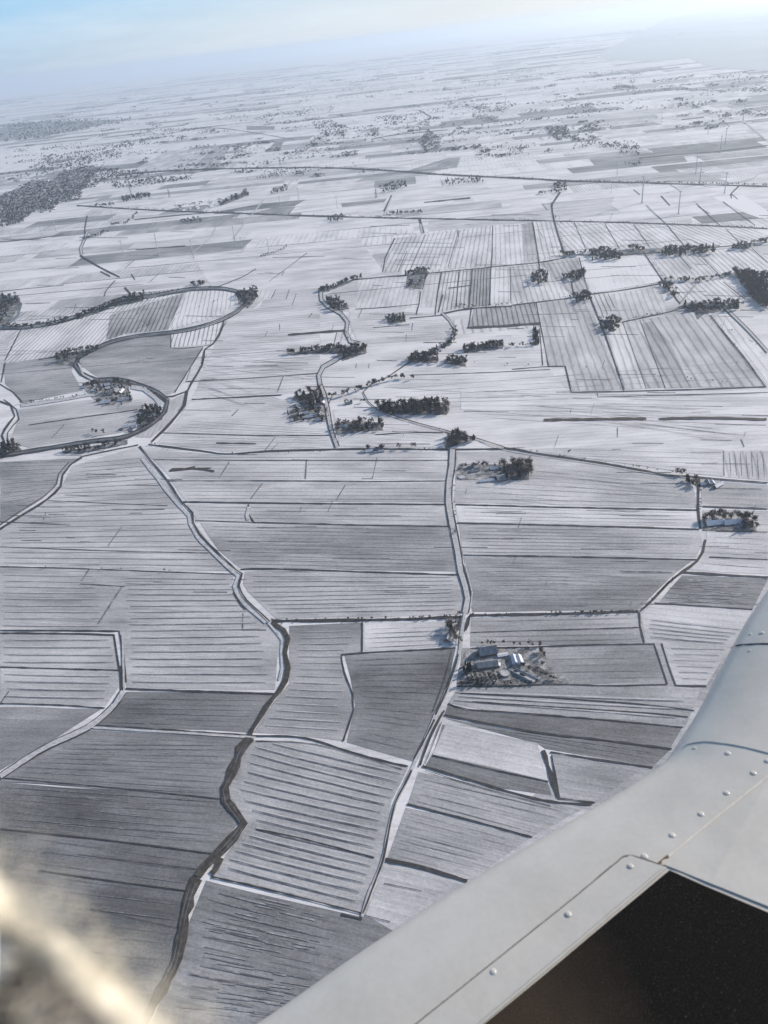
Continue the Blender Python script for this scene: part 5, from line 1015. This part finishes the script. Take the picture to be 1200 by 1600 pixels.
# upper panel right of the seam, one skin thickness proud
plate([(1036, 1352), (1060, 1331), (1100, 1298), (1150, 1258), (1200, 1218), (1330, 1112), (1330, 1470), (1200, 1418), (1110, 1382)], .0012, 'wing_panel', M_WING, .0003, .0006)
M_LINE = simple('strip_shadow_line', (0.20, 0.20, 0.19), 0.8, 0.2, 40.0)  # grey that paints the edge strip's shadow onto the skin
seam([(1041, 1355), (984, 1337), (958, 1352), (898, 1402), (798, 1482), (648, 1602), (560, 1672)], 3.0, .0010, M_LINE, 'seam', 'painted shadow line beside the edge strip')
def rivet(x, y, r, lift=0.0):
    p, nn = onw(x, y, lift); bm = bmesh.new(); bmesh.ops.create_uvsphere(bm, u_segments=20, v_segments=10, radius=r)
    for q in bm.verts: q.co.z = max(q.co.z, -r*.1)*.30
    M_ = nn.to_track_quat('Z', 'Y').to_matrix().to_4x4(); M_.translation = p-base; bmesh.ops.transform(bm, matrix=M_, verts=bm.verts)
    me = bpy.data.meshes.new('rivet'); bm.to_mesh(me); bm.free(); me.materials.append(M_WING); me.polygons.foreach_set('use_smooth', [True]*len(me.polygons))
    o = bpy.data.objects.new('rivet', me); COL.objects.link(o); o.parent = wing
for x, y in ((1137, 1177), (1199, 1189), (1177, 1208), (1135, 1239), (1095, 1272), (1050, 1305), (1007, 1338), (1190, 989), (1172, 991), (1171, 1017), (1085, 1169)):
    rivet(x, y, .0037 if x not in (1172, 1171, 1085) else .0026)
for x, y in ((985, 1357), (888, 1432), (771, 1522)): rivet(x, y, .0033, .0037)
# ------------------------------------------------------------ lower-left window reflection of sunlit fleece, built as solid parts near the lens
def near_pt(x, y, dist): return ray(x, y).normalized()*dist
NB = .082; fb = near_pt(60, 1560, NB)
refl = empty('fleece_reflection', fb); tag(refl, 'blurred cream window reflection of sunlit fleece across the lower left corner', 'window reflection')
t = NT('reflected_cream_fleece'); g = t.n('ShaderNodeTexCoord').outputs['Object']
t.l(t.ramp(t.noise(g, 120, 4, .7), [(0.3, (0.74, 0.66, 0.50)), (0.7, (0.90, 0.83, 0.68))]), t.b.inputs['Base Color']); t.b.inputs['Roughness'].default_value = .8
t.b.inputs['Subsurface Weight'].default_value = 0.0; M_FL = t.m
M_DK = simple('reflected_dark_brown', (0.05, 0.042, 0.035), 0.9, 0.4, 90.0)
def cyl_along(pts, rad, mat, name):
    v, f, mi = [], [], []; tube(v, f, mi, pts, rad, 20); return mesh(name, [q-fb for q in v], f, mat, refl, True)
L0 = [(-120, 1330), (-20, 1425), (60, 1500), (140, 1570), (230, 1650), (330, 1740)]
cyl_along([near_pt(x, y, NB) for x, y in L0], [.0023]*6, M_FL, 'reflected_streak')
L1 = [(x-128, y+146) for x, y in L0]
cyl_along([near_pt(x, y, NB+.0015) for x, y in L1], [.0088]*6, M_DK, 'reflected_dark')
def fuzz(line, n_, out_, ln, wd, mat, name, d0, sprd):
    v, f = [], []
    for k in range(n_):
        t_ = random.random()*(len(line)-1); i = int(t_); u = t_-i; x = line[i][0]*(1-u)+line[min(i+1, len(line)-1)][0]*u; y = line[i][1]*(1-u)+line[min(i+1, len(line)-1)][1]*u
        o_ = out_+random.gauss(0, sprd); p = near_pt(x+o_*.68, y-o_*.73, d0+random.uniform(-.003, .003))
        a = ray(x+50, y+45).normalized()-ray(x, y).normalized(); a.normalize(); b = ray(x+34, y-37).normalized()-ray(x, y).normalized(); b.normalize(); c = p.normalized()
        d = (a*random.uniform(-.6, 1)+b*random.uniform(-.2, 1)+c*random.uniform(-.5, .5)).normalized(); L = ln*random.uniform(.4, 1.3); w_ = c.cross(d).normalized()*wd*random.uniform(.5, 1.3)
        bnd = (a*random.uniform(-.4, .4)+b*random.uniform(-.3, .3)+c*random.uniform(-.3, .3))*L*.5; q = len(v)
        v += [p-w_-fb, p+w_-fb, p+d*L*.5+bnd+w_*.8-fb, p+d*L*.5+bnd-w_*.8-fb, p+d*L+bnd*.3-fb]; f += [(q, q+1, q+2, q+3), (q+3, q+2, q+4)]
    mesh(name, v, f, mat, refl)
fuzz(L0, 1500, 22, .0016, .00006, M_FL, 'reflected_pile', NB, 22)
fuzz(L0, 300, 70, .0026, .00005, M_FL, 'reflected_fibres', NB, 30)
fuzz(L0, 170, -85, .003, .00010, M_FL, 'reflected_inner_pile', NB-.006, 30)
